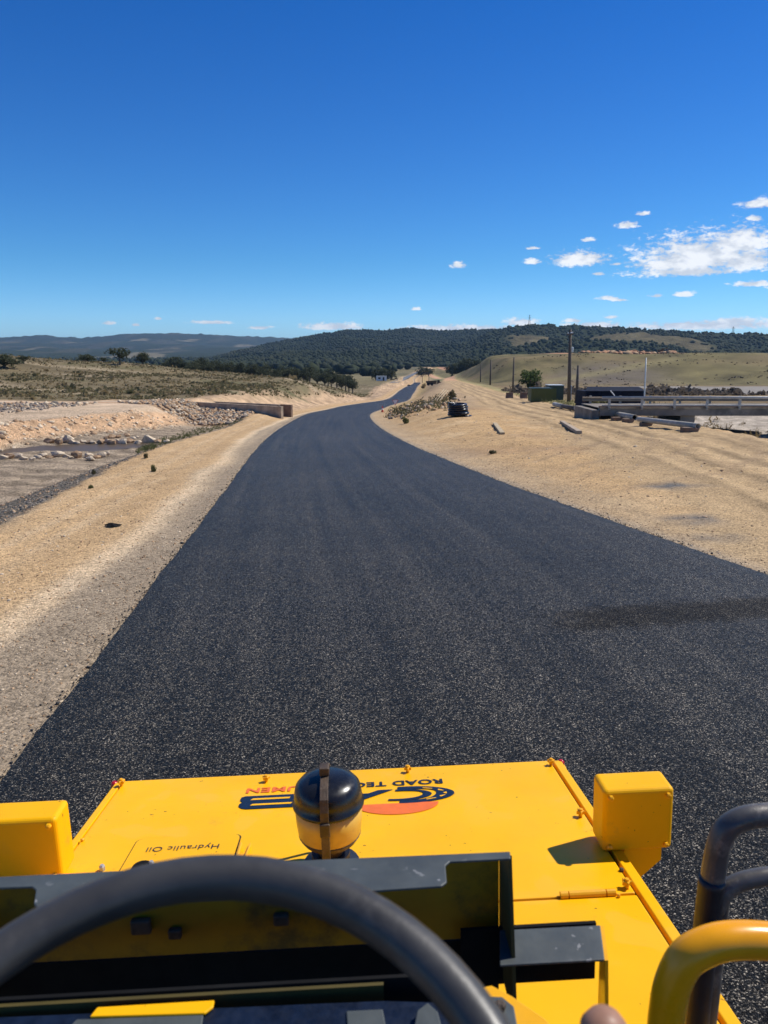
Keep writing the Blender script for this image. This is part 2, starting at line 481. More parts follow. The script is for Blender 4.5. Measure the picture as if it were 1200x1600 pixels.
def asphalt_mat():
    m, n, b = new_mat('fresh_asphalt')
    geo = n.node('ShaderNodeNewGeometry'); p = geo.outputs['Position']
    at = n.node('ShaderNodeAttribute'); at.attribute_name = 'across'
    al = n.node('ShaderNodeAttribute'); al.attribute_name = 'along'
    vo = n.node('ShaderNodeTexVoronoi'); vo.inputs['Scale'].default_value = 150.0
    n.t.links.new(p, vo.inputs['Vector'])
    sc = n.node('ShaderNodeSeparateColor'); n.t.links.new(vo.outputs['Color'], sc.inputs[0])
    vo2 = n.node('ShaderNodeTexVoronoi'); vo2.inputs['Scale'].default_value = 62.0
    n.t.links.new(p, vo2.inputs['Vector'])
    sc2 = n.node('ShaderNodeSeparateColor'); n.t.links.new(vo2.outputs['Color'], sc2.inputs[0])
    cv2 = n.node('ShaderNodeCombineXYZ')
    n.t.links.new(n.math('MULTIPLY', at.outputs['Fac'], 9.0), cv2.inputs[0]); n.t.links.new(n.math('MULTIPLY', al.outputs['Fac'], 0.02), cv2.inputs[1])
    streak = n.noise(cv2.outputs[0], 2.2, 4.0, 0.6)
    broad = n.noise(p, 0.35, 4.0, 0.6)
    grime = n.noise(p, 3.0, 4.0, 0.65)
    # aggregate faces: mostly black binder, some paler stones
    s = n.math('POWER', sc.outputs[0], 9.0)
    base = n.mix(s, (0.0056, 0.0044, 0.0030, 1), (0.40, 0.345, 0.26, 1))
    vo3 = n.node('ShaderNodeTexVoronoi'); vo3.inputs['Scale'].default_value = 24.0
    n.t.links.new(p, vo3.inputs['Vector'])
    sc3 = n.node('ShaderNodeSeparateColor'); n.t.links.new(vo3.outputs['Color'], sc3.inputs[0])
    v = n.math('ADD', 0.72, n.math('MULTIPLY', n.math('SUBTRACT', streak, 0.40), 2.0))
    v = n.math('ADD', v, n.math('MULTIPLY', n.math('SUBTRACT', broad, 0.5), 0.8))
    v = n.math('ADD', v, n.math('MULTIPLY', n.math('SUBTRACT', grime, 0.5), 0.45))
    v = n.math('ADD', v, n.math('MULTIPLY', n.math('SUBTRACT', sc2.outputs[2], 0.5), 1.2))
    v = n.math('ADD', v, n.math('MULTIPLY', n.math('SUBTRACT', sc3.outputs[0], 0.5), 0.45))
    v = n.math('MAXIMUM', v, 0.2)
    # darker, slightly rougher strip across the right-hand lane
    px = n.node('ShaderNodeSeparateXYZ'); n.t.links.new(p, px.inputs[0])
    yy = n.math('ADD', px.outputs[1], n.math('MULTIPLY', px.outputs[0], -0.22))
    ly = n.math('ABSOLUTE', n.math('SUBTRACT', n.math('ADD', yy, n.math('MULTIPLY', n.math('SUBTRACT', grime, 0.5), 0.5)), 7.60))
    lx = n.math('ADD', px.outputs[0], n.math('MULTIPLY', n.math('SUBTRACT', grime, 0.5), 0.8))
    dark_strip = n.math('MULTIPLY', n.ramp(ly, 0.16, 0.48, 1.0, 0.0), n.ramp(lx, 1.65, 2.3))
    v = n.math('MULTIPLY', v, n.math('SUBTRACT', 1.0, n.math('MULTIPLY', dark_strip, 0.42)))
    vc = n.node('ShaderNodeCombineColor')
    for i in range(3): n.t.links.new(v, vc.inputs[i])
    n.set(b.inputs['Base Color'], n.mix(1.0, base, vc.outputs[0], 'MULTIPLY'))
    rgh = n.math('ADD', n.math('MULTIPLY', sc.outputs[2], 0.25), n.math('ADD', 0.30, n.math('MULTIPLY', dark_strip, 0.25)))
    n.set(b.inputs['Roughness'], rgh)
    b.inputs['Specular IOR Level'].default_value = 0.10
    b.inputs['Sheen Weight'].default_value = 0.022; b.inputs['Sheen Roughness'].default_value = 0.45
    # every stone lies with its own tilt
    def vmath(op, a, c):
        nd = n.n.new('ShaderNodeVectorMath'); nd.operation = op
        n.set(nd.inputs[0], a); n.set(nd.inputs[1], c); return nd.outputs[0]
    off = vmath('MULTIPLY', vmath('SUBTRACT', vo.outputs['Color'], (0.5, 0.5, 0.5)), (1.15, 1.15, 0.25))
    off2 = vmath('MULTIPLY', vmath('SUBTRACT', vo2.outputs['Color'], (0.5, 0.5, 0.5)), (0.35, 0.35, 0.1))
    nn = vmath('NORMALIZE', vmath('ADD', geo.outputs['Normal'], vmath('ADD', off, off2)), (0, 0, 0))
    bp = n.node('ShaderNodeBump'); bp.inputs['Strength'].default_value = 0.8; bp.inputs['Distance'].default_value = 0.010
    n.t.links.new(n.math('MULTIPLY', vo.outputs['Distance'], -0.8), bp.inputs['Height'])
    n.t.links.new(nn, bp.inputs['Normal'])
    n.t.links.new(bp.outputs[0], b.inputs['Normal'])
    return m
M['asphalt'] = asphalt_mat()

def water_mat():
    m, n, b = new_mat('muddy_water')
    b.inputs['Base Color'].default_value = (0.115, 0.085, 0.055, 1)
    b.inputs['Roughness'].default_value = 0.4
    b.inputs['Specular IOR Level'].default_value = 0.06
    geo = n.node('ShaderNodeNewGeometry')
    bp = n.node('ShaderNodeBump'); bp.inputs['Strength'].default_value = 0.08
    n.t.links.new(n.noise(geo.outputs['Position'], 2.0, 3.0), bp.inputs['Height']); n.t.links.new(bp.outputs[0], b.inputs['Normal'])
    return m
M['water'] = water_mat()

# ------------------------------------------------------------------ the lie of the land
_py = np.array([-60, 0, 10, 16, 25, 36, 46, 60, 80, 120, 223, 350, 450, 560, 700, 1000, 2000, 30000.])
_pz = np.array([0, 0, 0, -.08, -.45, -1.0, -1.6, -2.3, -3.2, -5.4, -10, -13, -14.8, -16.8, -17, -15.6, -12, -12.])
_ly = np.linspace(0, math.log(30000 + 30), 4000)
_yy = np.exp(_ly) - 30
_zz = np.interp(_yy, _py, _pz)
_kern = np.exp(-0.5 * (np.arange(-60, 61) / 22.0) ** 2); _kern /= _kern.sum()
_zz = np.convolve(np.pad(_zz, 60, mode='edge'), _kern, 'valid')
def Pf(y): return np.interp(np.log(np.maximum(y, -29) + 30), _ly, _zz)

_T = np.concatenate([np.linspace(1.5, 120, 420), np.geomspace(120.5, 14000, 420)])
def hit(u, v, zf):
    """where the sight line of a picture point meets the surface z = zf(x, y)"""
    d = pix_ray(u, v)
    T = _T
    for step in range(2):
        x = d.x * T; y = d.y * T; z = CAM_H + d.z * T
        g = zf(x, y)
        below = np.nonzero(z < g)[0]
        if len(below) == 0: return None
        i = max(1, below[0])
        if step == 0: T = np.linspace(T[i - 1], T[i], 14)
    f = (z[i - 1] - g[i - 1]) / ((z[i - 1] - g[i - 1]) - (z[i] - g[i]))
    t = T[i - 1] + f * (T[i] - T[i - 1])
    return (d.x * t, d.y * t)

LEFT_PX = [(0, 1230), (50, 1160), (120, 1074), (190, 983), (230, 929), (267, 880), (300, 838), (333, 797), (367, 750), (392, 713), (412, 691), (434, 671.5), (464, 654), (490, 644), (533, 634.7), (577, 628), (605, 625), (613, 620), (623, 611), (634, 604), (648.5, 598)]
RIGHT_PX = [(1200, 898), (1137, 875), (1075, 857), (1012, 836), (950, 813), (887, 793), (825, 772), (762, 746), (700, 720), (647, 699), (620, 684), (598, 671), (583, 659.5), (576.5, 650), (580, 645.5), (587, 642.5), (605, 635), (624, 629), (639.5, 625), (644, 616), (651, 604), (657.5, 598)]
pP = lambda x, y: Pf(y)
Lw = np.array([hit(u, v, pP) for u, v in LEFT_PX]); Rw = np.array([hit(u, v, pP) for u, v in RIGHT_PX])
def edge_fn(W, pre, post):
    W = W[np.argsort(W[:, 1])]
    y = np.concatenate([[p[1] for p in pre], W[:, 1], [p[1] for p in post]])
    x = np.concatenate([[p[0] for p in pre], W[:, 0], [p[0] for p in post]])
    ly = np.log(y + 30)
    g = np.linspace(ly[0], ly[-1], 1500)
    xs = np.interp(g, ly, x)
    k = np.exp(-0.5 * (np.arange(-40, 41) / 11.0) ** 2); k /= k.sum()
    xs2 = np.convolve(np.pad(xs, 40, mode='edge'), k, 'valid')
    return lambda yy: np.interp(np.log(np.maximum(yy, -29) + 30), g, xs2)
XL = edge_fn(Lw, [(-2.1, -25), (-2.3, 0)], [(26, 700), (52, 1000), (100, 1600), (1500, 14000)])
XR = edge_fn(Rw, [(9.5, -25), (7.6, 0), (6.4, 5)], [(31.5, 700), (58, 1000), (107, 1600), (1510, 14000)])
SHO_PX = [(0, 825), (130, 757), (240, 702), (330, 675), (400, 655), (440, 645)]
Sw = np.array([hit(u, v, pP) for u, v in SHO_PX])
XS = edge_fn(Sw, [(-4.9, -25), (-5.4, 3)], [(-10.3, 90), (-7.0, 150), (-3, 223), (16, 560), (45, 1000), (1480, 14000)])

HA = (-9.5, 70.0); HB = (-19.4, 78.0)      # line of the culvert headwall
_hl = math.hypot(HB[0] - HA[0], HB[1] - HA[1])
HNX, HNY = (HB[1] - HA[1]) / _hl * -1, (HB[0] - HA[0]) / _hl
if HNY > 0: HNX, HNY = -HNX, -HNY           # towards the camera
def Hbase(x, y):
    x = np.asarray(x, float); y = np.asarray(y, float)
    P = Pf(y); xl = XL(y); xr = XR(y); xs = XS(y)
    # --- left: shoulder, batter, creek bed, far bank
    zb = P - np.maximum(xs - x, 0) / 3.0
    F = np.interp(y, [-50, 42, 60, 70], [-1.7, -1.7, -2.6, -3.3]) + 0.05 * wnoise(x, y, 4, 1)
    F = F - 0.14 * np.exp(-(((x + 15.6) / 4.2) ** 2 + ((y - 39.6 - (x + 15.6) * 0.42) / 2.6) ** 2) ** 2)
    toe = np.interp(y, [-50, 42, 60, 72], [-19.2, -19.2, -16.8, -16.2]) + 0.5 * wnoise(x * 0.3, y, 9, 2)
    bt = np.interp(y, [-50, 42, 66, 90], [-.85, -.85, -1.3, -1.7]) + 0.06 * wnoise(x, y, 12, 3)
    zbank = np.minimum(F + np.maximum(toe - x, 0) * 0.52, bt)
    left = np.maximum(np.maximum(zb, F), np.where(x < toe, zbank, -99))
    sdh = (x - HA[0]) * HNX + (y - HA[1]) * HNY
    ztop = P + sstep((xs - x) / 9.0) * 1.05
    fw_ = np.clip((HA[0] - x) / (HA[0] - HB[0]), 0, 1)
    zc = -2.25 + fw_ * 0.15 - np.maximum(sdh, 0) * np.interp(fw_, [0, 1], [0.15, 0.18])
    zc = np.where(sdh < 0.15, ztop, zc)
    left = np.where(y > 52, np.maximum(left, zc), left)
    lift = 0.5 * sstep((xl - 0.6 - x) / 3.0) * np.exp(-((y - 69) / 8.5) ** 2)
    # --- scrub hill
    zcr = np.interp(x, [-900, -400, -95, -47, -22, -8, 20], [14, 9, 3.3, -.4, -2.8, -7, -10])
    t = sstep((y - 76) / 112)
    und = wnoise(x, y, 60, 4) * 0.5 + wnoise(x, y, 22, 5) * 0.22
    hill = (1 - t) * np.minimum(left, -1.2) + t * (zcr + und)
    hill = np.where(y > 190, np.maximum(zcr + und - (y - 190) * 0.055, -13), hill)
    wl = sstep((xl - 3.5 - x) / 8.0)
    left = np.where(y > 76, P * (1 - wl) + hill * wl, left)
    left = np.where(x > xs, P + lift, np.maximum(left, np.where(x > xs - 1.2, P + lift - (xs - x) * 0.35, -99)))
    # --- right: sand flat, dirt road, creek under the bridge, grass hill
    R = np.interp(y, [-50, 18, 30, 38, 48, 90, 150, 230, 330, 450, 560, 700, 1000, 2000], [0, 0, -.35, -.72, -1.0, -2.3, -3.9, -5.4, -7.6, -10.5, -13.5, -16.5, -15.4, -12])
    wr = sstep((x - xr - 0.4) / np.interp(y, [0, 30, 120, 400], [3, 4, 9, 14]))
    right = P * (1 - wr) + (R + 0.05 * wnoise(x, y, 7, 6)) * wr
    xb = np.interp(y, [0, 25, 38, 62, 80], [13.2, 14.2, 16.6, 18.3, 24])
    win = sstep((y - 27) / 8) * (1 - sstep((y - 66) / 9))
    right = right - sstep((x - xb) / 2.6) * 1.25 * win * (1 + 0.12 * wnoise(x, y, 3, 7))
    zr = np.interp(x, [20, 33, 40, 52, 64, 80, 400, 1500], [-8.5, -7.4, -4.0, 1.8, 3.2, 3.8, 4.5, 6]) + 0.35 * wnoise(x, y, 45, 8)
    tr = sstep((y - 222) / 110)
    wx = sstep((x - np.interp(y, [150, 330, 450], [25, 29, 41])) / 20)
    gh = R * (1 - tr) + zr * tr
    gh = np.where(y > 420, np.maximum(zr - (y - 420) * 0.07, R), gh)
    right = np.where(y > 150, right * (1 - wx) + gh * wx, right)
    z = np.where(x < xl, left, np.where(x > xr, right, P))
    far = sstep((y - 560) / 250)
    return z * (1 - far) + P * far

def H(x, y):
    """ground height with its small unevenness"""
    x = np.asarray(x, float); y = np.asarray(y, float)
    z = Hbase(x, y)
    off = np.maximum(np.maximum(XL(y) - x, x - XR(y)), 0)
    a = sstep((off - 0.6) / 3.0)
    z = z + a * (0.035 * wnoise(x, y, 2.1, 9) + 0.02 * wnoise(x, y, 0.9, 10))
    lip = np.exp(-((off - 0.25) / 0.15) ** 2) * 0.0
    return z + lip
def Hs(x, y): return float(H(np.array([x]), np.array([y]))[0])
def gp(u, v):
    h = hit(u, v, H)
    return Vector((h[0], h[1], Hs(h[0], h[1])))

# ------------------------------------------------------------------ ground sheet
def axis_nodes(dense_lo, dense_hi, step, lo, hi, g):
    mid = np.arange(dense_lo, dense_hi + 1e-6, step)
    def grow(start, end, s):
        o = []; p = start; d = step
        while abs(p - start) < abs(end - start):
            d *= g; p += s * d; o.append(p)
        return o
    return np.array(grow(dense_lo, lo, -1)[::-1] + list(mid) + grow(dense_hi, hi, 1))
gx = axis_nodes(-24, 20, 0.2, -9000, 9000, 1.05)
gy = axis_nodes(-6, 62, 0.24, -40, 13500, 1.028)
GX, GY = np.meshgrid(gx, gy)
GZ = H(GX, GY)
XLg, XRg, XSg = XL(GY), XR(GY), XS(GY)
inside = (GX > XLg + 0.15) & (GX < XRg - 0.15)
GZ = np.where(inside, GZ - 0.12, GZ)
GZ = np.where((GX > XLg + 1.2) & (GX < XRg - 1.2) & (GY > 100), GZ - 0.5, GZ)

def C3(r, g, b): return np.array([r, g, b])
def blend(base, col, m):
    return base * (1 - m[..., None]) + col * m[..., None]
N1 = wnoise(GX, GY, 1.6, 11); N2 = wnoise(GX, GY, 6, 12); N3 = wnoise(GX, GY, 28, 13); N4 = wnoise(GX, GY, 0.7, 14)
N5 = wnoise(GX, GY, 110, 15); N6 = wnoise(GX, GY, 400, 16)
SAND = C3(0.50, 0.33, 0.165); SAND_R = C3(0.50, 0.325, 0.155); GREY = C3(0.305, 0.235, 0.155); PALE = C3(0.62, 0.46, 0.28)
GRAV = C3(0.165, 0.140, 0.102); BED = C3(0.37, 0.285, 0.19); BANK = C3(0.54, 0.345, 0.195); TRACK = C3(0.54, 0.40, 0.26)
SCRUB = C3(0.175, 0.135, 0.070); SCRUB2 = C3(0.095, 0.092, 0.040); PATCH = C3(0.34, 0.265, 0.165); GRASS = C3(0.148, 0.122, 0.050); BROWNG = C3(0.20, 0.142, 0.070)
col = np.zeros(GX.shape + (3,)) + SAND
peb = np.ones(GX.shape) * 0.6
sL = XLg - GX
# left shoulder: crushed rock next to the asphalt, then sand with a wheel-swept streak
gw = np.interp(GY, [-20, 5, 7.6, 10.5, 14, 26, 46, 66, 90, 400], [1.5, 1.4, 1.15, 0.85, 0.65, 0.65, 1.0, 0.7, 0.5, 0.5])
m = (1 - sstep((sL - gw + 0.25 * N2 + 0.12 * N1) / 0.5)) * (sL > -1)
col = blend(col, GREY, m)
st = np.exp(-((sL - gw - 0.22 + 0.08 * N2) / 0.22) ** 2)
col = blend(col, PALE * 1.05, st * 0.95)
for o_, w_, k_ in ((1.25, .10, .5), (1.9, .14, .45), (2.6, .12, .35)):
    col = blend(col, PALE * 0.95, np.exp(-((sL - gw - o_ + 0.15 * N3) / w_) ** 2) * k_ * (GY < 75))
st2 = np.exp(-((sL - 0.55 + 0.10 * N2) / 0.14) ** 2) * sstep((GY - 8) / 10) * (GY < 70)
col = blend(col, PALE * 0.8, st2 * 0.6)
st3 = np.exp(-((sL - gw - 1.0 + 0.1 * N2) / 0.35) ** 2)
col = blend(col, SAND * 0.86, st3 * 0.6)
# batter of dark gravel, creek bed, far bank, track
d2 = XSg - GX
m = sstep((d2 + 0.22 * N1 + 0.2 * N2 - 0.05) / 0.35) * (GY < 66)
col = blend(col, GRAV * (1 + 0.3 * N1[..., None]), m)
peb = np.where(m > 0.5, 1.4, peb)
Fl = np.interp(GY, [-50, 42, 60, 70], [-1.7, -1.7, -2.6, -3.3])
bed = (d2 > 0.5) * (1 - sstep((GZ - Fl - 0.10 + 0.08 * N2) / 0.22)) * (GY < 66)
rip = 0.5 + 0.5 * np.sin((GX * 0.35 + GY * 1.0) * 4.2 + 2.2 * N2 + N1)
col = blend(col, BED[None, None] * (0.62 + 0.55 * rip[..., None]), bed)
toeg = np.interp(GY, [-50, 42, 60, 72], [-19.2, -19.2, -16.8, -16.2]) + 0.5 * wnoise(GX * 0.3, GY, 9, 2)
bank = sstep((toeg - GX) / 0.6) * (GY < 74)
col = blend(col, BANK[None, None] * (1 + 0.22 * N1[..., None] + 0.12 * N4[..., None]), bank)
trk = sstep((toeg - 2.0 - GX) / 0.7) * (GY < 76)
col = blend(col, TRACK[None, None] * (1 + 0.10 * N2[..., None]), trk)
rocky = sstep((-27.5 - GX + 1.2 * N2) / 1.2) * sstep((GY - 20) / 10) * (1 - sstep((GY - 70) / 3))
col = blend(col, C3(0.20, 0.155, 0.12)[None, None] * (1 + 0.45 * N1[..., None]), rocky)
ol = np.exp(-((GY - 72.5 - 0.6 * N3) / 1.1) ** 2) * sstep((-22 - GX) / 6)
col = blend(col, C3(0.42, 0.20, 0.09), ol)
# creek water edge damp
sdhg = (GX - HA[0]) * HNX + (GY - HA[1]) * HNY
rr = sstep((9.5 - sdhg) / 2.0) * (sdhg > -0.2) * (GX < XSg - 0.8) * (GX > -21) * (GY > 50)
col = blend(col, C3(0.33, 0.22, 0.13), rr)
# behind the culvert: dirt beside the road, then scrub hill
hs_ = sstep((GY - 76 - 1.5 * N2) / 3.0) * sstep((XLg - np.interp(GY, [70, 85, 150, 260, 400], [13, 11, 7, 9, 12]) - GX + 1.6 * N2) / 3.0)
scr = SCRUB[None, None] * (1 + 0.28 * N2[..., None] + 0.25 * N3[..., None])
scr = blend(scr, SCRUB2, sstep((N3 + 0.5 * N2 - 0.35) / 0.8) * 0.75)
scr = blend(scr, PATCH, sstep((wnoise(GX, GY * 3, 42, 21) + 0.4 * N1 - 0.75) / 0.5) * 0.85)
pth = np.exp(-((GY - np.interp(GX, [-200, -90, -70, -55, -38], [152, 150, 132, 112, 96]) + 2 * N2) / 2.2) ** 2) * (GX < -36)
scr = blend(scr, PATCH * 1.15, pth * 0.8)
pt2 = np.exp(-((GY - 165 - 0.03 * GX + 1.5 * N3) / 2.5) ** 2) * (GX < -55)
scr = blend(scr, PATCH * 1.3, pt2 * 0.7)
mkL = (GX < XLg) & (GY > 70)
cut = sstep((XLg - 2.5 - GX) / 3) * (GY > 76)
col = np.where(mkL[..., None], blend(blend(col, C3(0.46, 0.315, 0.185)[None, None] * (1 + 0.25 * N2[..., None] + 0.2 * N1[..., None]), cut), scr, hs_), col)
# right side
sR = GX - XRg
R0 = sR > 0
colr = np.zeros(col.shape) + SAND_R
colr = blend(colr, C3(0.57, 0.40, 0.215), sstep((N2 + 0.6 * N1 - 0.2) / 0.9) * 0.6)
colr = blend(colr, C3(0.36, 0.225, 0.115), sstep((N3 + 0.6 * N2 - 0.3) / 0.8) * 0.75)
colr = blend(colr, C3(0.30, 0.25, 0.185), np.exp(-(sR / 0.35) ** 2) * 0.9)
colr = blend(colr, C3(0.36, 0.28, 0.18), np.exp(-((sR - 0.8 + 0.2 * N1) / 0.8) ** 2) * 0.5)
# the old dirt road on the right, with wheel tracks
DR = np.array([(9.2, 0), (10.0, 12), (11.0, 25), (12.3, 38), (12.8, 50), (12.7, 62), (13.5, 80), (15.5, 105), (18.2, 150), (22, 220), (28, 330), (37, 440), (47, 560.)])
dxr = GX - np.interp(GY, DR[:, 1], DR[:, 0])
half = np.interp(GY, [0, 30, 60, 110, 560], [4.2, 3.8, 3.4, 3.0, 2.6])
droad = (1 - sstep((np.abs(dxr) - half + 0.5 * N2) / 1.0))
colr = blend(colr, C3(0.43, 0.30, 0.158), droad * 0.8)
for off, sg, am, tint in ((-2.9, .22, .9, .62), (-2.2, .2, .8, 1.3), (-1.3, .26, .9, .60), (-0.6, .2, .8, 1.32), (0.2, .28, .95, .60), (0.95, .22, .8, 1.3), (1.7, .26, .9, .62), (2.5, .25, .8, .7), (3.1, .25, .8, 1.25)):
    wob = 0.25 * np.sin(GY * 0.11 + off * 2) + 0.12 * N3
    g = np.exp(-((dxr - off - wob) / sg) ** 2) * am * droad * (0.85 + 0.25 * N2)
    colr = blend(colr, C3(0.43, 0.30, 0.158) * tint, np.clip(g, 0, 1))
# turning wheel marks across the sand
for rad in (17.5, 18.6, 20.4, 21.6, 24.0):
    q = np.hypot(GX - (-9), GY - 36)
    g = np.exp(-((q - rad + 0.2 * N2) / 0.16) ** 2) * (GX > 3) * sstep((sR - 1.2) / 1.5) * (GY < 34) * (GY > 10)
    colr = blend(colr, C3(0.33, 0.225, 0.125), np.clip(g * 0.6, 0, 1))
# grey spilled asphalt crumbs on the sand
for (u, v, ax_, ay_) in ((1053, 759, 0.75, 0.45), (1085, 812, 0.55, 0.5), (1120, 840, 0.5, 0.3)):
    h0 = hit(u, v, H)
    g = np.exp(-(((GX - h0[0]) / ax_) ** 2 + ((GY - h0[1]) / ay_) ** 2) ** 1.5) * np.clip(0.75 + 0.5 * N4, 0, 1)
    colr = blend(colr, C3(0.13, 0.125, 0.115), g)
# verge right of the dirt road, creek bed, paddock, grass hill
xbg = np.interp(GY, [0, 25, 38, 62, 80], [13.2, 14.2, 16.6, 18.3, 24])
vg = sstep((dxr - half - 0.6 + 0.5 * N2) / 1.2) * (GY > 55)
colr = blend(colr, C3(0.27, 0.235, 0.10)[None, None] * (1 + 0.3 * N2[..., None]), vg * 0.85)
ck = sstep((GX - xbg) / 1.2) * (GY < 72) * (GY > 26)
colr = blend(colr, C3(0.44, 0.37, 0.28)[None, None] * (1 + 0.35 * N1[..., None]), ck)
pad = sstep((dxr - half - 3.0 + N2) / 2.5) * sstep((GY - 74) / 8)
pcol = BROWNG[None, None] * (1 + 0.22 * N3[..., None] + 0.15 * N2[..., None])
pcol = blend(pcol, C3(0.09, 0.075, 0.055), sstep((GY - 125 + 3 * N2) / 4) * (1 - sstep((GY - 158 + 4 * N3) / 6)) * (1 - sstep((GX - 62) / 8)) * 0.85)
pcol = blend(pcol, C3(0.33, 0.25, 0.17), np.exp(-((GY - 162 - 0.1 * GX + 2 * N3) / 4.5) ** 2))
pav = sstep((GX - 58 + 3 * N3) / 4) * sstep((GY - 128) / 4) * (1 - sstep((GY - 196 - 4 * N3) / 6))
pcol = blend(pcol, C3(0.27, 0.25, 0.22), pav * 0.8)
gr = sstep((GY - 205 + 5 * N3) / 14)
gcol = GRASS[None, None] * (1 + 0.22 * N3[..., None] + 0.22 * N2[..., None] + 0.15 * wnoise(GX, GY * 0.5, 14, 22)[..., None])
gcol = blend(gcol, BROWNG * 1.05, sstep((N5 + 0.4 * N3) / 0.9) * 0.7)
gcol = blend(gcol, C3(0.135, 0.11, 0.085), np.exp(-(((GX - 78 - 0.25 * (GY - 270)) / 20) ** 2 + ((GY - 258) / 34) ** 2) ** 2) * (0.75 + 0.25 * N2))
gcol = blend(gcol, C3(0.24, 0.20, 0.09), np.exp(-((GY - 262 - 0.9 * (GX - 70)) / 5) ** 2) * (GX > 50) * (GX < 112) * 0.8)
exc = sstep((GY - 333) / 5) * sstep((GX - 76) / 6) * (1 - sstep((GX - 132) / 10))
gcol = blend(gcol, C3(0.42, 0.22, 0.12)[None, None] * (1 + 0.3 * N2[..., None]), exc)
pcol = blend(pcol, gcol, gr)
colr = blend(colr, pcol, pad)
# median between the new road and the dirt road farther on: dry grass and soil
md = sstep((sR - 5) / 3) * sstep((GY - 60) / 15) * (1 - droad) * (dxr < 0)
colr = blend(colr, C3(0.34, 0.245, 0.145)[None, None] * (1 + 0.25 * N2[..., None]), md * 0.7)
yg = np.exp(-((sR - 3.5) / 2.2) ** 2) * sstep((GY - 85) / 30)
colr = blend(colr, C3(0.42, 0.30, 0.125), yg * 0.8)
fg = sstep((GY - 300) / 80) * sstep((sR - 6) / 5) * (1 - droad) * (dxr < 0)
colr = blend(colr, C3(0.17, 0.17, 0.075), fg * 0.8)
colr = blend(colr, C3(0.55, 0.31, 0.18), droad * sstep((GY - 330) / 60) * 0.9)
col = np.where(R0[..., None], colr, col)
# valley floor and distance: paddocks and woodland ground
fv = sstep((GY - 400) / 120) * sstep((np.maximum(XLg - GX, GX - XRg - 60) - 4) / 12)
pv_ = C3(0.19, 0.155, 0.075)[None, None] * (1 + 0.2 * N5[..., None])
pv_ = blend(pv_, C3(0.045, 0.055, 0.026), sstep((N6 + 0.5 * N5 + 0.1) / 0.5) * sstep((GY - 700) / 300))
col = blend(col, pv_, fv)
col = np.clip(col, 0.01, 0.9)
peb = np.where(GY > 60, 0.4, peb)

ny, nx = GX.shape
idx = np.arange(nx * ny).reshape(ny, nx)
Fq = np.stack([idx[:-1, :-1], idx[:-1, 1:], idx[1:, 1:], idx[1:, :-1]], -1).reshape(-1, 4)
ground = npmesh('ground', np.stack([GX, GY, GZ], -1).reshape(-1, 3), Fq, M['ground'], smooth=True)
ca = ground.data.attributes.new('zone', 'FLOAT_COLOR', 'POINT')
ca.data.foreach_set('color', np.concatenate([col.reshape(-1, 3), np.ones((nx * ny, 1))], 1).astype(np.float32).ravel())
pa = ground.data.attributes.new('pebble', 'FLOAT', 'POINT'); pa.data.foreach_set('value', peb.astype(np.float32).ravel())
tag(ground, 'sandy roadside ground with creek bed, scrub slope and grassy paddocks', kind='structure')

# ------------------------------------------------------------------ road
ry = np.concatenate([np.arange(-25, 60, 0.12), np.geomspace(60, 585, 330)])
rows = []
NA = 22
for y in ry:
    a, b = float(XL(y)), float(XR(y))
    wv = 0.012 * math.sin(y * 1.1) + 0.008 * math.sin(y * 2.9 + 1) + 0.016 * (random.random() - 0.5)
    z = float(Pf(y)) + 0.035
    rows.append([(a - 0.10, y, z - 0.14)] + [(a + wv + (b - a - 2 * wv) * k / NA, y, z - (0.012 if k in (0, NA) else 0)) for k in range(NA + 1)] + [(b + 0.10, y, z - 0.14)])
RV = np.array(rows).reshape(-1, 3)
k = NA + 3
ii = np.arange(len(ry) * k).reshape(len(ry), k)
RF = np.stack([ii[:-1, :-1], ii[:-1, 1:], ii[1:, 1:], ii[1:, :-1]], -1).reshape(-1, 4)
road = npmesh('road', RV, RF, M['asphalt'], smooth=True)
ac = road.data.attributes.new('across', 'FLOAT', 'POINT')
ac.data.foreach_set('value', np.tile(np.concatenate([[0], np.linspace(0, 1, NA + 1), [1]]), len(ry)).astype(np.float32))
al = road.data.attributes.new('along', 'FLOAT', 'POINT')
al.data.foreach_set('value', np.repeat(ry, k).astype(np.float32))
tag(road, 'freshly laid black asphalt road curving away towards the hills', kind='structure')

# older grey road beyond the end of the new surface
fr_l = [gp(u, v) for u, v in ((608, 598.5), (620, 594.5), (634, 588.5), (648, 582.5), (657, 579))]
fr_r = [gp(u, v) for u, v in ((622, 598.5), (632, 594.5), (643, 588.5), (654, 582.5), (661, 579))]
va_ = [(q.x, q.y, q.z + 0.25) for q in fr_l] + [(q.x, q.y, q.z + 0.25) for q in fr_r]
kf = len(fr_l)
tag(pydata('far_road', va_, [(i, i + 1, kf + i + 1, kf + i) for i in range(kf - 1)], plain('old_grey_asphalt', (0.12, 0.125, 0.13), 0.9, var=0.1, scale=0.1)), 'older grey road running on towards the trees', kind='structure')

# creek pool between the two rows of boulders
wb = bmesh.new()
pool = smooth_curve([(-19.6, 36.3, 0), (-16.5, 36.6, 0), (-13.2, 39.2, 0), (-11.6, 41.8, 0), (-12.6, 43.0, 0), (-15.5, 42.2, 0), (-18.0, 41.4, 0), (-19.4, 39.4, 0)], 5, True)
wb.faces.new([wb.verts.new((p.x, p.y, -1.765)) for p in pool])
tag(obj('water', wb, M['water']), 'shallow muddy pool between two rows of boulders', kind='structure')

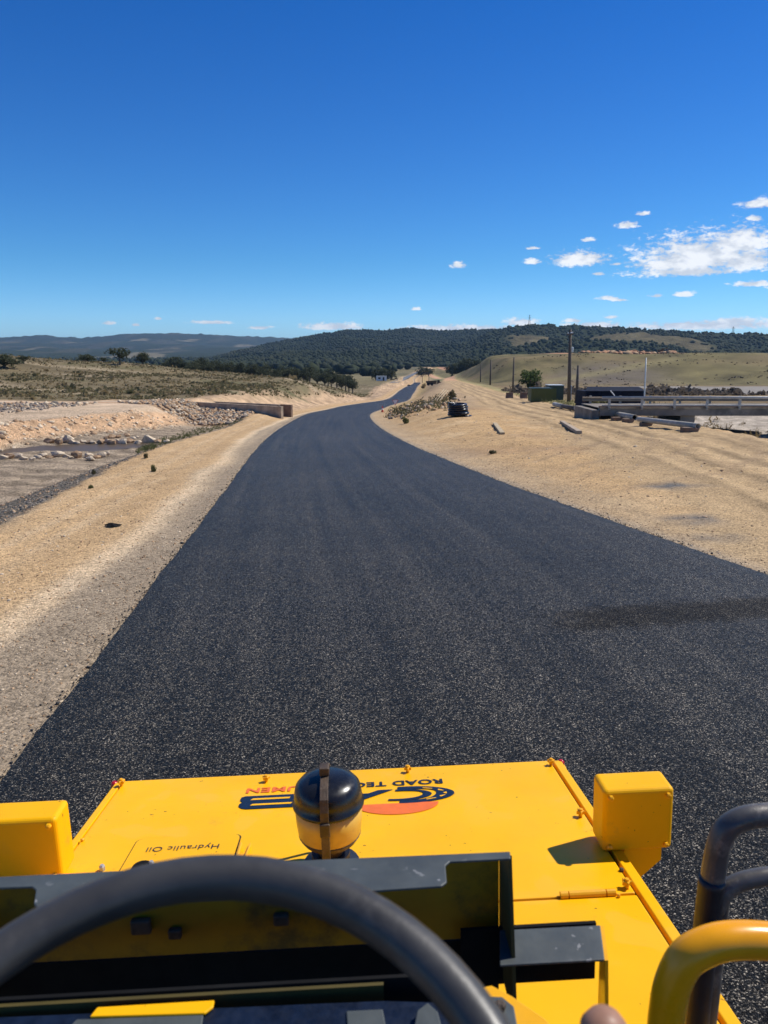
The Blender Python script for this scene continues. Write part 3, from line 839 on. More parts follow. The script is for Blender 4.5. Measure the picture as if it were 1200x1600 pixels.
# ------------------------------------------------------------------ hills
def hill_mat():
    m, n, b = new_mat('wooded_hillside')
    at = n.node('ShaderNodeAttribute'); at.attribute_name = 'zone'
    geo = n.node('ShaderNodeNewGeometry'); p = geo.outputs['Position']
    a = n.noise(p, 0.03, 4.0, 0.7); g = n.noise(p, 0.004, 4.0, 0.6)
    kk = n.math('ADD', n.math('ADD', 0.2, n.math('MULTIPLY', a, 1.0)), n.math('MULTIPLY', g, 0.6))
    kc = n.node('ShaderNodeCombineColor')
    for i in range(3): n.t.links.new(kk, kc.inputs[i])
    n.set(b.inputs['Base Color'], n.mix(1.0, at.outputs['Color'], kc.outputs[0], 'MULTIPLY'))
    b.inputs['Roughness'].default_value = 0.95; b.inputs['Specular IOR Level'].default_value = 0.05
    bp = n.node('ShaderNodeBump'); bp.inputs['Strength'].default_value = 1.0; bp.inputs['Distance'].default_value = 12.0
    n.t.links.new(a, bp.inputs['Height']); n.t.links.new(bp.outputs[0], b.inputs['Normal'])
    return m
M['hill'] = hill_mat()

def ico(sub):
    bm = bmesh.new(); bmesh.ops.create_icosphere(bm, subdivisions=sub, radius=1.0)
    bm.verts.ensure_lookup_table()
    V = np.array([v.co[:] for v in bm.verts]); F = np.array([[v.index for v in f.verts] for f in bm.faces])
    bm.free(); return V, F
ICO1 = ico(1); ICO2 = ico(2)

class Hill:
    """a ridge: crest skyline given by picture columns, at a real distance, with a real body from foot to back slope"""
    def __init__(self, name, us, vs, crest, foot, back, foot_z, seed, gully, label):
        az = [math.atan2(*(pix_ray(u, 556).to_2d())) for u in us]
        self.az = np.array(az)
        self.us, self.vs = np.array(us, float), np.array(vs, float)
        self.crest, self.foot, self.back, self.fz, self.seed, self.gully = crest, foot, back, foot_z, seed, gully
        self.rough = 0.009 if crest > 5000 else 0.018
        self.ragged = 7.0 if crest > 5000 else 2.0
        self.name, self.label = name, label
        el = []
        for u, v in zip(us, vs):
            el.append(math.tan(RAD(az_el(u, v)[1])))
        self.el = np.array(el)
    def height(self, a, r):
        el = np.interp(a, self.az, self.el)
        x = r * np.sin(a); y = r * np.cos(a)
        zc = CAM_H + el * self.crest
        t = (r - self.foot) / (self.crest - self.foot)
        up = np.where(t < 0, 0, np.where(t < 1, np.clip(t, 0, 1) ** 1.0 * (1.0 - 0.35 * np.sin(np.clip(t, 0, 1) * np.pi) ), 1 - 0.8 * np.clip((r - self.crest) / (self.back - self.crest), 0, 1)))
        g = wnoise(x, y, self.gully, self.seed) * 0.5 + wnoise(x, y, self.gully * 0.4, self.seed + 1) * 0.25
        env = np.sin(np.clip(t, 0, 1) * np.pi) ** 0.8
        z = self.fz + (zc - self.fz) * up + g * env * (self.crest - self.foot) * self.rough
        z = z + self.ragged * np.clip(t, 0, 1) ** 3 * (wnoise(x, y, self.gully * 0.16, self.seed + 2) + 0.6 * wnoise(x, y, self.gully * 0.06, self.seed + 3))
        edge = sstep((a - self.az[0]) / 0.02) * sstep((self.az[-1] - a) / 0.02)
        return z * edge + (self.fz - 5) * (1 - edge)
    def build(self, zone, na=220, nr=70):
        a = np.linspace(self.az[0], self.az[-1], na)
        r = np.concatenate([np.linspace(self.foot - 60, self.crest, nr), np.linspace(self.crest, self.back, 14)[1:]])
        A, Rr = np.meshgrid(a, r)
        Zz = self.height(A, Rr)
        Xx, Yy = Rr * np.sin(A), Rr * np.cos(A)
        n_r, n_a = A.shape
        ix = np.arange(n_r * n_a).reshape(n_r, n_a)
        F = np.stack([ix[:-1, :-1], ix[:-1, 1:], ix[1:, 1:], ix[1:, :-1]], -1).reshape(-1, 4)
        o = npmesh(self.name, np.stack([Xx, Yy, Zz], -1).reshape(-1, 3), F, M['hill'], smooth=True)
        U = 600 + FPX * np.tan(A) / math.cos(PITCH) * 0.98
        c = zone(U, (Rr - self.foot) / (self.crest - self.foot), Xx, Yy)
        at_ = o.data.attributes.new('zone', 'FLOAT_COLOR', 'POINT')
        at_.data.foreach_set('color', np.concatenate([c.reshape(-1, 3), np.ones((n_r * n_a, 1))], 1).astype(np.float32).ravel())
        tag(o, self.label, kind='structure')
        return o

FOR = C3(0.032, 0.040, 0.019)
def z_far(U, t, x, y):
    c = np.zeros(U.shape + (3,)) + FOR
    nn = wnoise(x, y * 0.4, 900, 31) + 0.5 * wnoise(x, y * 0.5, 350, 32)
    c = blend(c, C3(0.17, 0.145, 0.085), sstep((nn - 0.55) / 0.3) * (t < 0.85) * sstep((U + 40) / 120))
    c = blend(c, C3(0.075, 0.07, 0.045), sstep((wnoise(x, y * 0.3, 420, 36) - 0.1) / 0.6) * 0.6)
    return c
def z_main(U, t, x, y):
    c = np.zeros(U.shape + (3,)) + FOR
    nn = wnoise(x, y, 300, 33)
    return blend(c, C3(0.055, 0.056, 0.030), sstep((nn - 0.2) / 0.9) * 0.6)
def clear_right(U, t, x, y):
    nn = wnoise(x, y, 260, 34)
    m = sstep((t - 0.52 + 0.04 * nn) / 0.04) * (1 - sstep((t - 0.83 + 0.06 * nn) / 0.05)) * sstep((U - 775) / 30) * (1 - sstep((U - 1075 + 20 * nn) / 40))
    return m
def z_right(U, t, x, y):
    c = np.zeros(U.shape + (3,)) + FOR
    return blend(c, C3(0.115, 0.095, 0.048)[None, None] * (1 + 0.2 * wnoise(x, y, 120, 35)[..., None]), clear_right(U, t, x, y))
h_far = Hill('far_range', [-500, -200, -60, 0, 60, 130, 200, 270, 330, 400, 450, 520, 640], [532, 528, 529, 527, 524, 528, 521.5, 520, 523, 526, 528, 532, 545], 7600, 3300, 9800, -14, 40, 1300, 'distant blue wooded range along the left skyline')
h_far.build(z_far, 200, 60)
h_main = Hill('wooded_hill', [300, 345, 380, 420, 460, 500, 540, 570, 600, 640, 690, 740, 790, 850, 940], [566, 557, 548, 538, 530, 523.5, 516.5, 515.5, 517, 513, 517.5, 515, 516, 520, 532], 2700, 1300, 3600, -14, 42, 520, 'dark forested hill in the centre of the skyline')
h_main.build(z_main, 220, 70)
h_right = Hill('right_ridge', [690, 715, 740, 765, 800, 830, 860, 900, 960, 1000, 1060, 1100, 1200, 1350, 1700], [566, 549, 532, 519, 511, 507.5, 508, 510.5, 512, 515, 518.5, 521, 522.5, 524, 530], 2000, 900, 2700, -14, 44, 420, 'long ridge with cleared paddocks and trees along its top on the right')
h_right.build(z_right, 240, 70)

def canopy(name, label, pts, sizes, mat, base=ICO1):
    """many tree crowns far away, joined: nobody could count them"""
    V0, F0 = base
    n = len(pts)
    k = len(V0)
    jit = 1 + 0.28 * rng.standard_normal((n, k, 1))
    sc = np.stack([sizes * rng.uniform(0.8, 1.25, n), sizes * rng.uniform(0.8, 1.25, n), sizes * rng.uniform(0.7, 1.2, n)], -1)[:, None, :]
    th = rng.uniform(0, 2 * np.pi, n)
    c, s = np.cos(th)[:, None], np.sin(th)[:, None]
    vx = V0[None, :, 0] * c - V0[None, :, 1] * s; vy = V0[None, :, 0] * s + V0[None, :, 1] * c
    VV = np.stack([vx, vy, np.repeat(V0[None, :, 2], n, 0)], -1) * jit * sc + pts[:, None, :]
    FF = (F0[None] + (np.arange(n) * k)[:, None, None]).reshape(-1, 3)
    return tag(npmesh(name, VV.reshape(-1, 3), FF, mat), label, kind='stuff')

def scatter_hill(h, n, tlo, thi, reject=None, s=(4.5, 8.5)):
    a = rng.uniform(h.az[0] + 0.015, h.az[-1] - 0.015, n)
    t = rng.uniform(tlo, thi, n) ** 0.9
    r = h.foot + t * (h.crest - h.foot)
    z = h.height(a, r)
    x, y = r * np.sin(a), r * np.cos(a)
    if reject is not None:
        keep = ~reject(600 + FPX * np.tan(a) / math.cos(PITCH) * 0.98, t, x, y)
        x, y, z = x[keep], y[keep], z[keep]
    sz = rng.uniform(s[0], s[1], len(x))
    return np.stack([x, y, z + sz * 0.1], -1), sz
p, s_ = scatter_hill(h_main, 24000, 0.0, 1.03, None, (2.6, 4.8))
canopy('hill_forest', 'dark forest covering the central hill', p, s_, M['forest'])
p, s_ = scatter_hill(h_right, 10000, 0.0, 1.03, lambda U, t, x, y: clear_right(U, t, x, y) > rng.uniform(0.02, 1.02, len(U)), (2.6, 4.8))
canopy('ridge_forest', 'trees along the top and foot of the right ridge', p, s_, M['forest'])
# woodland on the valley floor, left and centre
n = 5200
y = rng.uniform(650, 3300, n); az_ = rng.uniform(-0.55, 0.42, n)
x = y * np.tan(az_)
keep = ((wnoise(x, y, 420, 50) + 0.4 * wnoise(x, y, 130, 51)) > np.interp(y, [650, 900, 1300], [0.25, -0.1, -0.5])) & ((x < XL(y) - 25) | (x > XR(y) + 90)) & ~((x > 0) & (y < 900))
x, y = x[keep], y[keep]
sz = rng.uniform(3.5, 6.5, len(x))
canopy('valley_woodland', 'dark woodland spread over the valley floor below the hills', np.stack([x, y, H(x, y) + sz * 0.8], -1), sz, M['forest'])

# ------------------------------------------------------------------ the road roller we sit on
# its own frame: x right, y forward, z up; standing a little askew on the cross-fall of the road
roller = empty('road_roller', (0, 0, 0.035))
roller.rotation_euler = (0, RAD(-1.7), RAD(2.3))
tag(roller, 'yellow road roller seen from its driver seat, hood and steering wheel in front', 'road roller')
MR = Matrix.Rotation(RAD(2.3), 4, 'Z') @ Matrix.Rotation(RAD(-1.7), 4, 'Y')
MRi = MR.inverted()
CL = MRi @ Vector((0, 0, CAM_H - 0.035))
def on_plane(u, v, axis, val):
    """point of the roller's plane axis = val on the sight line of a picture point"""
    d = MRi @ pix_ray(u, v)
    return CL + d * ((val - CL[axis]) / d[axis])
HS = math.tan(RAD(7.8))
def hz(y): return 1.465 - HS * (y - 2.41)
def on_hood(u, v, up=0.0):
    d = MRi @ pix_ray(u, v)
    t = (1.465 + up + HS * 2.41 - CL.z - HS * CL.y) / (d.z + HS * d.y)
    return CL + d * t

def hood_plate(name, x0, x1, y0, y1, top=0.0, th=0.02, mat='yellow', parent=roller, bevel=0.004):
    bm = bmesh.new()
    vs = box(bm, x0, x1, y0, y1, 0, 1)
    for i, v in enumerate(vs):
        v.co.z = hz(v.co.y) + top - (th if i < 4 else 0)
    return obj(name, bm, M[mat], parent, bevel=bevel)

hood = hood_plate('hood', -0.748, 0.719, 1.607, 2.425)
rear_hood = hood_plate('rear_hood', -0.748, 0.719, 0.93, 1.600)
hood_plate('side_rail', 0.729, 0.757, 0.93, 2.42, top=0.001, th=0.05, bevel=0.003)
hood_plate('side_rail', -0.776, -0.753, 0.93, 2.42, top=-0.001, th=0.05, bevel=0.003)
hood_plate('hood_seam', -0.752, 0.732, 0.94, 2.41, top=-0.016, th=0.01, mat='gap', bevel=0)
# body under the hood
bm = bmesh.new()
extrude_poly(bm, [(-0.745, 0.90, 0.75), (-0.745, 2.40, 0.75), (-0.745, 2.40, hz(2.40) - 0.03), (-0.745, 0.90, hz(0.90) - 0.03)], (1.49, 0, 0))
obj('body', bm, M['yellow'], roller, bevel=0.01)
boxo('chassis', M['dark_metal'], roller, -0.62, 0.62, -0.9, 2.30, 0.42, 0.742, bevel=0.02)
for k in range(7):
    boxo('grille_slat', M['black_matte'], roller, -0.5, 0.5, 2.402, 2.415, 0.86 + k * 0.075, 0.90 + k * 0.075)
for (tx, ty) in ((-0.60, 1.95), (-0.2, 1.95), (0.2, 1.95), (0.60, 1.95), (-0.62, -0.6), (-0.2, -0.6), (0.2, -0.6), (0.62, -0.6)):
    bm = bmesh.new()
    lathe(bm, [(0.20, -0.13), (0.40, -0.13), (0.445, -0.10), (0.45, 0), (0.445, 0.10), (0.40, 0.13), (0.20, 0.13)], (tx, ty, 0.45), 28, 'X')
    ty_o = obj('tyre', bm, M['tyre'], roller, smooth=False)
    bm = bmesh.new(); lathe(bm, [(0.02, -0.10), (0.195, -0.10), (0.195, 0.10), (0.02, 0.10)], (tx, ty, 0.45), 20, 'X')
    obj('rim', bm, M['yellow_worn'], ty_o)
boxo('operator_floor', M['black_matte'], roller, -0.74, 0.74, -0.85, 0.92, 1.02, 1.06)

# knobs holding the hood panels: star-shaped grips on a stud
def star_knob(p, s=1.0):
    bm = bmesh.new()
    pts = []
    a0 = random.uniform(0, 6)
    for k in range(10):
        r = (0.0135 if k % 2 == 0 else 0.0075) * s
        pts.append((p.x + r * math.cos(a0 + k * math.pi / 5), p.y + r * math.sin(a0 + k * math.pi / 5), p.z + 0.006))
    extrude_poly(bm, pts, (0, 0, 0.011 * s))
    lathe(bm, [(0.006, -0.006), (0.006, 0.022 * s)], p, 8)
    obj('star_knob', bm, M['yellow_worn'], hood, bevel=0.001, seg=1)
for (u, v) in ((637, 1205), (861, 1194), (907, 1274), (979, 1385), (416, 1220), (190, 1226), (64, 1312)):
    star_knob(on_hood(u, v, 0.004))
def bolt_on_hood(u, v, r, mat='chrome', h=0.006):
    p = on_hood(u, v, 0.0)
    bm = bmesh.new(); lathe(bm, [(r, 0), (r, h), (r * 0.6, h * 1.4)], p, 6); obj('bolt', bm, M[mat], hood)
bolt_on_hood(971, 1361, 0.006, 'brown_steel'); bolt_on_hood(967, 1402, 0.004, 'yellow_worn'); bolt_on_hood(129, 1314, 0.006, 'yellow_worn')
# hinge between the two hood panels
for (a, b_) in ((0.535, 0.553), (0.556, 0.644), (0.647, 0.668)):
    bm = bmesh.new(); lathe(bm, [(0.009, a), (0.009, b_)], (0, 1.604, hz(1.604) + 0.006), 12, 'X'); obj('hinge', bm, M['yellow_worn'], roller, smooth=False)
for (a, b_) in ((-0.668, -0.647), (-0.644, -0.556), (-0.553, -0.535)):
    bm = bmesh.new(); lathe(bm, [(0.009, a), (0.009, b_)], (0, 1.604, hz(1.604) + 0.006), 12, 'X'); obj('hinge', bm, M['yellow_worn'], roller, smooth=False)
# service lid
def rounded(x0, x1, y0, y1, r, n=5):
    o = []
    for (cx, cy, a0) in ((x1 - r, y1 - r, 0), (x0 + r, y1 - r, 90), (x0 + r, y0 + r, 180), (x1 - r, y0 + r, 270)):
        for k in range(n + 1):
            a = RAD(a0 + 90 * k / n); o.append((cx + r * math.cos(a), cy + r * math.sin(a)))
    return o
def hood_flat(name, pts, mat, parent, lift, th=0.0015):
    bm = bmesh.new(); extrude_poly(bm, [(x, y, hz(y) + lift) for x, y in pts], (0, 0, th)); return obj(name, bm, M[mat], parent)
hood_flat('lid_seam', rounded(-0.584, -0.284, 1.69, 2.002, 0.02), 'gap', hood, 0.0002, 0.0006)
lid = hood_flat('oil_lid', rounded(-0.580, -0.288, 1.695, 1.998, 0.02), 'yellow', hood, 0.0006, 0.0026)
bm = bmesh.new(); tube(bm, [(-0.276, 1.83, hz(1.83) + 0.007), (-0.276, 1.93, hz(1.93) + 0.007)], 0.006, 8); obj('lid_hinge', bm, M['yellow_worn'], hood)
bm = bmesh.new(); tube(bm, [(-0.256, 1.85, hz(1.85) + 0.005), (-0.25, 1.93, hz(1.93) + 0.005)], 0.004, 8); obj('lid_stay', bm, M['yellow_worn'], hood)
for (u, v) in ((160, 1360), (237, 1354)):
    bolt_on_hood(u, v, 0.008, 'chrome', 0.012)
p = on_hood(222, 1358)
bm = bmesh.new(); lathe(bm, [(0.026, 0), (0.026, 0.005), (0.016, 0.010)], (p.x, p.y, p.z + 0.003), 18); obj('filler_cap', bm, M['black_matte'], hood, smooth=False)
# red marker lamps at the front corners
for sx in (-1, 1):
    x = 0.768 * sx - 0.012
    bm = bmesh.new(); box(bm, x - 0.016, x + 0.016, 2.400, 2.43, 1.37, 1.446); lamp = obj('marker_lamp', bm, M['yellow_worn'], roller, bevel=0.004)
    bm = bmesh.new(); lathe(bm, [(0.012, 0), (0.012, 0.014), (0.007, 0.020)], (x, 2.416, 1.447), 12); obj('red_lens', bm, M['red_lens'], lamp, smooth=True)

# lettering on the hood: it reads from the front of the machine
def letters(body, size, x, y, sx, mat, bold, shear=0.0, name='lettering', parent=None):
    cu = bpy.data.curves.new('tmp_text', 'FONT')
    cu.body = body; cu.size = size; cu.offset = bold; cu.shear = shear; cu.space_character = 1.06
    to = bpy.data.objects.new('tmp_text', cu); COL.objects.link(to)
    bpy.context.view_layer.update()
    dg = bpy.context.evaluated_depsgraph_get()
    me = bpy.data.meshes.new_from_object(to.evaluated_get(dg))
    bpy.data.objects.remove(to)
    xs = [v.co.x for v in me.vertices]; ys = [v.co.y for v in me.vertices]
    x_min, x_max, y_min = min(xs), max(xs), min(ys)
    wdt = x_max - x_min
    for v in me.vertices:       # turned half round: the left of the text lies at larger x, its top nearer to us
        px = x[0] + (x[1] - x[0]) * (v.co.x - x_min) / wdt if isinstance(x, tuple) else x - (v.co.x - x_min) * sx
        py = y - (v.co.y - y_min)
        v.co = Vector((px, py, hz(py) + 0.0024))
    me.name = name
    o = link_mesh(name, me, M[mat], parent or hood)
    return o
letters('ROAD TECH', 0.048, (0.329, -0.005), 2.312, 1, 'text_dark', 0.0012)
letters('BITUMEN', 0.048, (-0.045, -0.313), 2.310, 1, 'orange_vinyl', 0.0014)
hood_flat('emblem_letter', [(-0.120, 2.158), (-0.150, 2.250), (-0.310, 2.250), (-0.322, 2.243), (-0.324, 2.222), (-0.314, 2.206), (-0.322, 2.196), (-0.322, 2.178), (-0.310, 2.163), (-0.296, 2.158)], 'navy', hood, 0.0016, 0.0006)
hood_flat('emblem_slot', [(-0.168, 2.219), (-0.165, 2.230), (-0.283, 2.230), (-0.291, 2.219)], 'yellow', hood, 0.0024, 0.0004)
hood_flat('emblem_slot', [(-0.160, 2.180), (-0.156, 2.191), (-0.280, 2.191), (-0.287, 2.180)], 'yellow', hood, 0.0024, 0.0004)
letters('A', 0.105, (0.165, -0.10), 2.248, 1, 'navy', 0.0015, 0.0)
ol_ = letters('Hydraulic Oil', 0.036, (-0.338, -0.538), 1.952, 1, 'text_dark', 0.0, name='oil_lettering', parent=lid)
for v in ol_.data.vertices: v.co.z += 0.0022
# the swoosh that makes the C, with its broken centre lines, and the orange sun behind it
def arc_band(cx, cy, ra, rb, wa, wb_, a0, a1, n=26):
    outer = [(cx + ra * math.cos(RAD(a0 + (a1 - a0) * k / n)), cy + rb * math.sin(RAD(a0 + (a1 - a0) * k / n))) for k in range(n + 1)]
    inner = [(cx + (ra - wa * math.sin(math.pi * min(1, 0.08 + k / n))) * math.cos(RAD(a0 + (a1 - a0) * k / n)), cy + (rb - wb_) * math.sin(RAD(a0 + (a1 - a0) * k / n))) for k in range(n + 1)]
    return outer, inner
def band_obj(name, mat, lift, *a):
    o, i = arc_band(*a)
    n = len(o)
    verts = [(x, y, hz(y) + lift) for x, y in o] + [(x, y, hz(y) + lift) for x, y in i]
    return pydata(name, verts, [(k, k + 1, n + k + 1, n + k) for k in range(n - 1)], M[mat], hood)
band_obj('emblem_swoosh', 'navy', 0.0022, 0.205, 2.205, 0.152, 0.060, 0.060, 0.020, -100, 100)
band_obj('emblem_swoosh', 'navy', 0.0024, 0.180, 2.205, 0.105, 0.040, 0.030, 0.012, -110, 95)
for a0 in (-62, -34, -8, 20, 48):
    band_obj('emblem_dash', 'yellow', 0.0030, 0.205, 2.205, 0.128, 0.049, 0.012, 0.005, a0, a0 + 17, 5)
hood_flat('emblem_sun', [(0.172 + 0.128 * math.cos(RAD(180 + 180 * k / 20)), 2.148 + 0.074 * math.sin(RAD(180 + 180 * k / 20))) for k in range(21)], 'orange_vinyl', hood, 0.0012, 0.0006)

# lamp housings on both sides of the hood
def lamp_box(x0, x1):
    z0, z1, y0, y1 = 1.548, 1.728, 1.798, 1.892
    o = boxo('lamp_housing', M['yellow'], roller, x0, x1, y0, y1, z0, z1, bevel=0.012, seg=4)
    for bx in (x0 + 0.018, x1 - 0.018):
        for bz in (z0 + 0.018, z1 - 0.018):
            bm = bmesh.new(); lathe(bm, [(0.0075, 0), (0.0075, -0.007), (0.004, -0.010)], (bx, y0, bz), 6, 'Y'); obj('bolt', bm, M['yellow_worn'], o)
    bm = bmesh.new(); lathe(bm, [(0.065, 0), (0.065, 0.008), (0.05, 0.012)], ((x0 + x1) / 2, y1, (z0 + z1) / 2), 20, 'Y'); obj('headlight_glass', bm, M['white_lens'], o, smooth=True)
lamp_box(0.700, 0.888)
lamp_box(-0.905, -0.717)
for sx in (-1, 1):
    c = 0.0 if sx > 0 else -0.017
    bm = bmesh.new()
    extrude_poly(bm, [(sx * 0.765 + c, 1.815, 1.547), (sx * 0.868 + c, 1.815, 1.547), (sx * 0.868 + c, 1.815, 1.505), (sx * 0.812 + c, 1.815, 1.452), (sx * 0.765 + c, 1.815, 1.452)], (0, 0.05, 0))
    obj('lamp_bracket', bm, M['yellow'], roller, bevel=0.002)

# air pre-cleaner: cream bowl, black dome, steel strap
pc = Vector((-0.020, 1.80, 0))
zt = 1.810
zr_ = zt - 0.066          # rim of the dome
bm = bmesh.new()
lathe(bm, [(0.030, hz(1.8) - 0.01), (0.030, 1.618), (0.050, 1.624), (0.068, 1.636), (0.081, 1.655), (0.085, 1.690), (0.087, zr_ - 0.010)], pc, 36)
pre = obj('air_precleaner', bm, M['cream'], roller, smooth=True)
bm = bmesh.new(); lathe(bm, [(0.032, hz(1.8) - 0.012), (0.034, 1.615), (0.053, 1.6215), (0.0705, 1.634), (0.0795, 1.648), (0.081, 1.651)], pc, 36); obj('bowl_base', bm, M['brown_steel'], pre, smooth=True)
bm = bmesh.new(); lathe(bm, [(0.090, zr_ - 0.012), (0.0925, zr_ - 0.009), (0.0925, zr_ - 0.003), (0.088, zr_), (0.0875, zt - 0.046), (0.083, zt - 0.026), (0.071, zt - 0.012), (0.047, zt - 0.003), (0.005, zt)], pc, 40)
obj('dome_cap', bm, M['black_gloss'], pre, smooth=True)
bm = bmesh.new()
sp = [(-0.095, 1.60), (-0.095, zr_ - 0.008), (-0.0925, zt - 0.045), (-0.082, zt - 0.018), (-0.060, zt - 0.003), (-0.03, zt + 0.004), (0, zt + 0.006), (0.03, zt + 0.004), (0.06, zt - 0.003), (0.082, zt - 0.018), (0.0925, zt - 0.045), (0.095, zr_ - 0.008), (0.095, 1.60)]
sw = 0.0105
va = [[bm.verts.new((pc.x - 0.006 + e * sw, pc.y + yy_, z_)) for e in (-1, 1)] for (yy_, z_) in sp]
nn_ = []
for k in range(len(sp)):
    a = sp[max(0, k - 1)]; b_ = sp[min(len(sp) - 1, k + 1)]
    t = Vector((b_[0] - a[0], b_[1] - a[1])).normalized(); nn_.append((-t.y, t.x))
vb = [[bm.verts.new((pc.x - 0.006 + e * sw, pc.y + yy_ + q[0] * 0.005, z_ + q[1] * 0.005)) for e in (-1, 1)] for (yy_, z_), q in zip(sp, nn_)]
for k in range(len(sp) - 1):
    bm.faces.new((va[k][0], va[k][1], va[k + 1][1], va[k + 1][0])); bm.faces.new((vb[k][0], vb[k][1], vb[k + 1][1], vb[k + 1][0]))
    bm.faces.new((va[k][0], va[k + 1][0], vb[k + 1][0], vb[k][0])); bm.faces.new((va[k][1], va[k + 1][1], vb[k + 1][1], vb[k][1]))
bm.faces.new((va[0][0], va[0][1], vb[0][1], vb[0][0])); bm.faces.new((va[-1][0], va[-1][1], vb[-1][1], vb[-1][0]))
obj('strap', bm, M['brown_steel'], pre, bevel=0.0012, seg=1)
boxo('strap_clamp', M['brown_steel'], pre, pc.x - 0.0185, pc.x + 0.0065, pc.y - 0.02, pc.y + 0.012, zt + 0.010, zt + 0.032, bevel=0.003)
boxo('strap_clamp', M['brown_steel'], pre, pc.x - 0.0185, pc.x + 0.0065, pc.y - 0.106, pc.y - 0.097, zr_ - 0.04, zr_ - 0.004, bevel=0.003)
bm = bmesh.new(); lathe(bm, [(0.012, 0), (0.075, 0.004), (0.075, 0.010), (0.05, 0.02), (0.05, 0.045)], (pc.x, pc.y, hz(1.8)), 24); obj('mount_ring', bm, M['navy_sleeve'], pre)

# cowl in front of the driver: sheet steel with a folded grey lip, yellow inside
ZL = 2.165
def sheet(name, pix, axis, val, vec, mat, parent=roller, bevel=0.0015):
    bm = bmesh.new(); extrude_poly(bm, [on_plane(u, v, axis, val) for u, v in pix], vec); return obj(name, bm, M[mat], parent, bevel=bevel, seg=2)
cowl = sheet('cowl_lip', [(-90, 1374), (250, 1357), (490, 1343), (797, 1330), (798, 1341), (703, 1346), (696, 1352), (698, 1378), (690, 1384), (560, 1393), (200, 1412), (60, 1420), (53, 1412), (56, 1390), (50, 1385), (-90, 1390)], 2, ZL, (0, 0, -0.004), 'grey_paint')
pR = on_plane(797, 1334, 2, ZL); pL = on_plane(-90, 1376, 2, ZL)
yl = 0.5 * (pR.y + pL.y)
YB = yl + 0.06
XR_, XL_ = pR.x, pL.x
ZB = on_plane(330, 1489, 1, YB).z
boxo('cowl_back', M['yellow_shaded'], roller, XL_ + 0.01, XR_ - 0.004, YB, YB + 0.006, ZB, ZL - 0.050, bevel=0.001)
bm = bmesh.new(); extrude_poly(bm, [(XR_ - 0.003, yl - 0.006, ZL - 0.001), (XR_ - 0.003, YB + 0.004, ZL - 0.048), (XR_ - 0.003, YB + 0.004, ZB - 0.05), (XR_ - 0.003, yl - 0.05, ZB - 0.05)], (0.005, 0, 0)); obj('cowl_cheek', bm, M['shaded_edge'], roller)
bm = bmesh.new(); extrude_poly(bm, [(XL_ + 0.003, yl - 0.02, ZL - 0.001), (XL_ + 0.003, YB + 0.004, ZL - 0.048), (XL_ + 0.003, YB + 0.004, ZB - 0.05), (XL_ + 0.003, yl - 0.05, ZB - 0.05)], (-0.005, 0, 0)); obj('cowl_cheek', bm, M['shaded_edge'], roller)
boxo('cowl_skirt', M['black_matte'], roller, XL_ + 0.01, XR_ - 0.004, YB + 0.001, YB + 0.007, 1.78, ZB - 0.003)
boxo('cowl_void_stand_in', M['black_matte'], roller, -0.60, XR_ + 0.01, 0.45, YB, 1.75, 1.777)  # matt black stands in for the dark void under the cowl
for (u, v, ww) in ((222, 1443, .018), (275, 1454, .012), (440, 1432, .014)):
    q = on_plane(u, v, 1, YB - 0.001)
    boxo('cowl_clip', M['brown_steel'], roller, q.x - ww / 1.2, q.x + ww / 1.2, YB - 0.012, YB - 0.001, q.z - ww / 1.5, q.z + ww / 1.5, bevel=0.003)
# lower grey shelf to the right of the cowl with its side sheet
ZS = 2.02
shelf = sheet('side_shelf', [(781, 1453), (938, 1445), (945, 1499), (781, 1508)], 2, ZS, (0, 0, -0.004), 'grey_paint')
s1 = on_plane(938, 1446, 2, ZS); s2 = on_plane(945, 1500, 2, ZS); s0 = on_plane(787, 1507, 2, ZS)
bm = bmesh.new()
extrude_poly(bm, [(s1.x, s1.y, ZS - 0.001), (s2.x, s2.y, ZS - 0.001), (s2.x - 0.004, s2.y - 0.03, ZS - 0.16), (s1.x, s1.y, ZS - 0.30)], (0.005, 0, 0)); obj('shelf_cheek', bm, M['yellow_worn'], roller)
zsb = on_plane(880, 1532, 1, s1.y + 0.012).z
boxo('shelf_back', M['black_matte'], roller, s0.x - 0.05, s1.x - 0.002, s1.y + 0.012, s1.y + 0.018, zsb, ZS - 0.006)
# bright yellow fender plate below the shelf
fz = 1.78
sheet('fender_plate', [(800, 1543), (860, 1531), (938, 1531), (955, 1650), (760, 1660), (790, 1560)], 2, fz, (0, 0, -0.006), 'yellow')
# instrument panel under the wheel
zi = 2.06
dash = sheet('dash_panel', [(-80, 1592), (600, 1563), (700, 1566), (760, 1690), (-120, 1720)], 2, zi, (0, 0, -0.03), 'navy')
de = on_plane(260, 1569, 2, zi)
boxo('dash_edge', M['shaded_edge'], roller, -0.55, on_plane(600, 1555, 1, de.y).x, de.y + 0.004, de.y + 0.010, zi - 0.05, zi + 0.006)
boxo('dash_rim', M['black_matte'], roller, -0.55, on_plane(700, 1555, 1, de.y).x, de.y + 0.0105, de.y + 0.016, zi - 0.05, zi + 0.010)
sheet('dash_plate', [(152, 1573), (335, 1562), (333, 1573), (320, 1583), (140, 1588)], 2, zi + 0.006, (0, 0, -0.004), 'yellow')
sheet('dash_plate', [(120, 1592), (318, 1585), (310, 1640), (60, 1650)], 2, zi + 0.004, (0, 0, -0.003), 'grey_paint')
sheet('dash_plate', [(541, 1579), (598, 1576), (610, 1640), (545, 1640)], 2, zi + 0.003, (0, 0, -0.003), 'grey_paint')
sheet('dash_plate', [(652, 1578), (668, 1566), (684, 1580), (700, 1640), (640, 1640)], 2, zi + 0.012, (0, 0, -0.004), 'grey_paint')
zb_ = 2.10
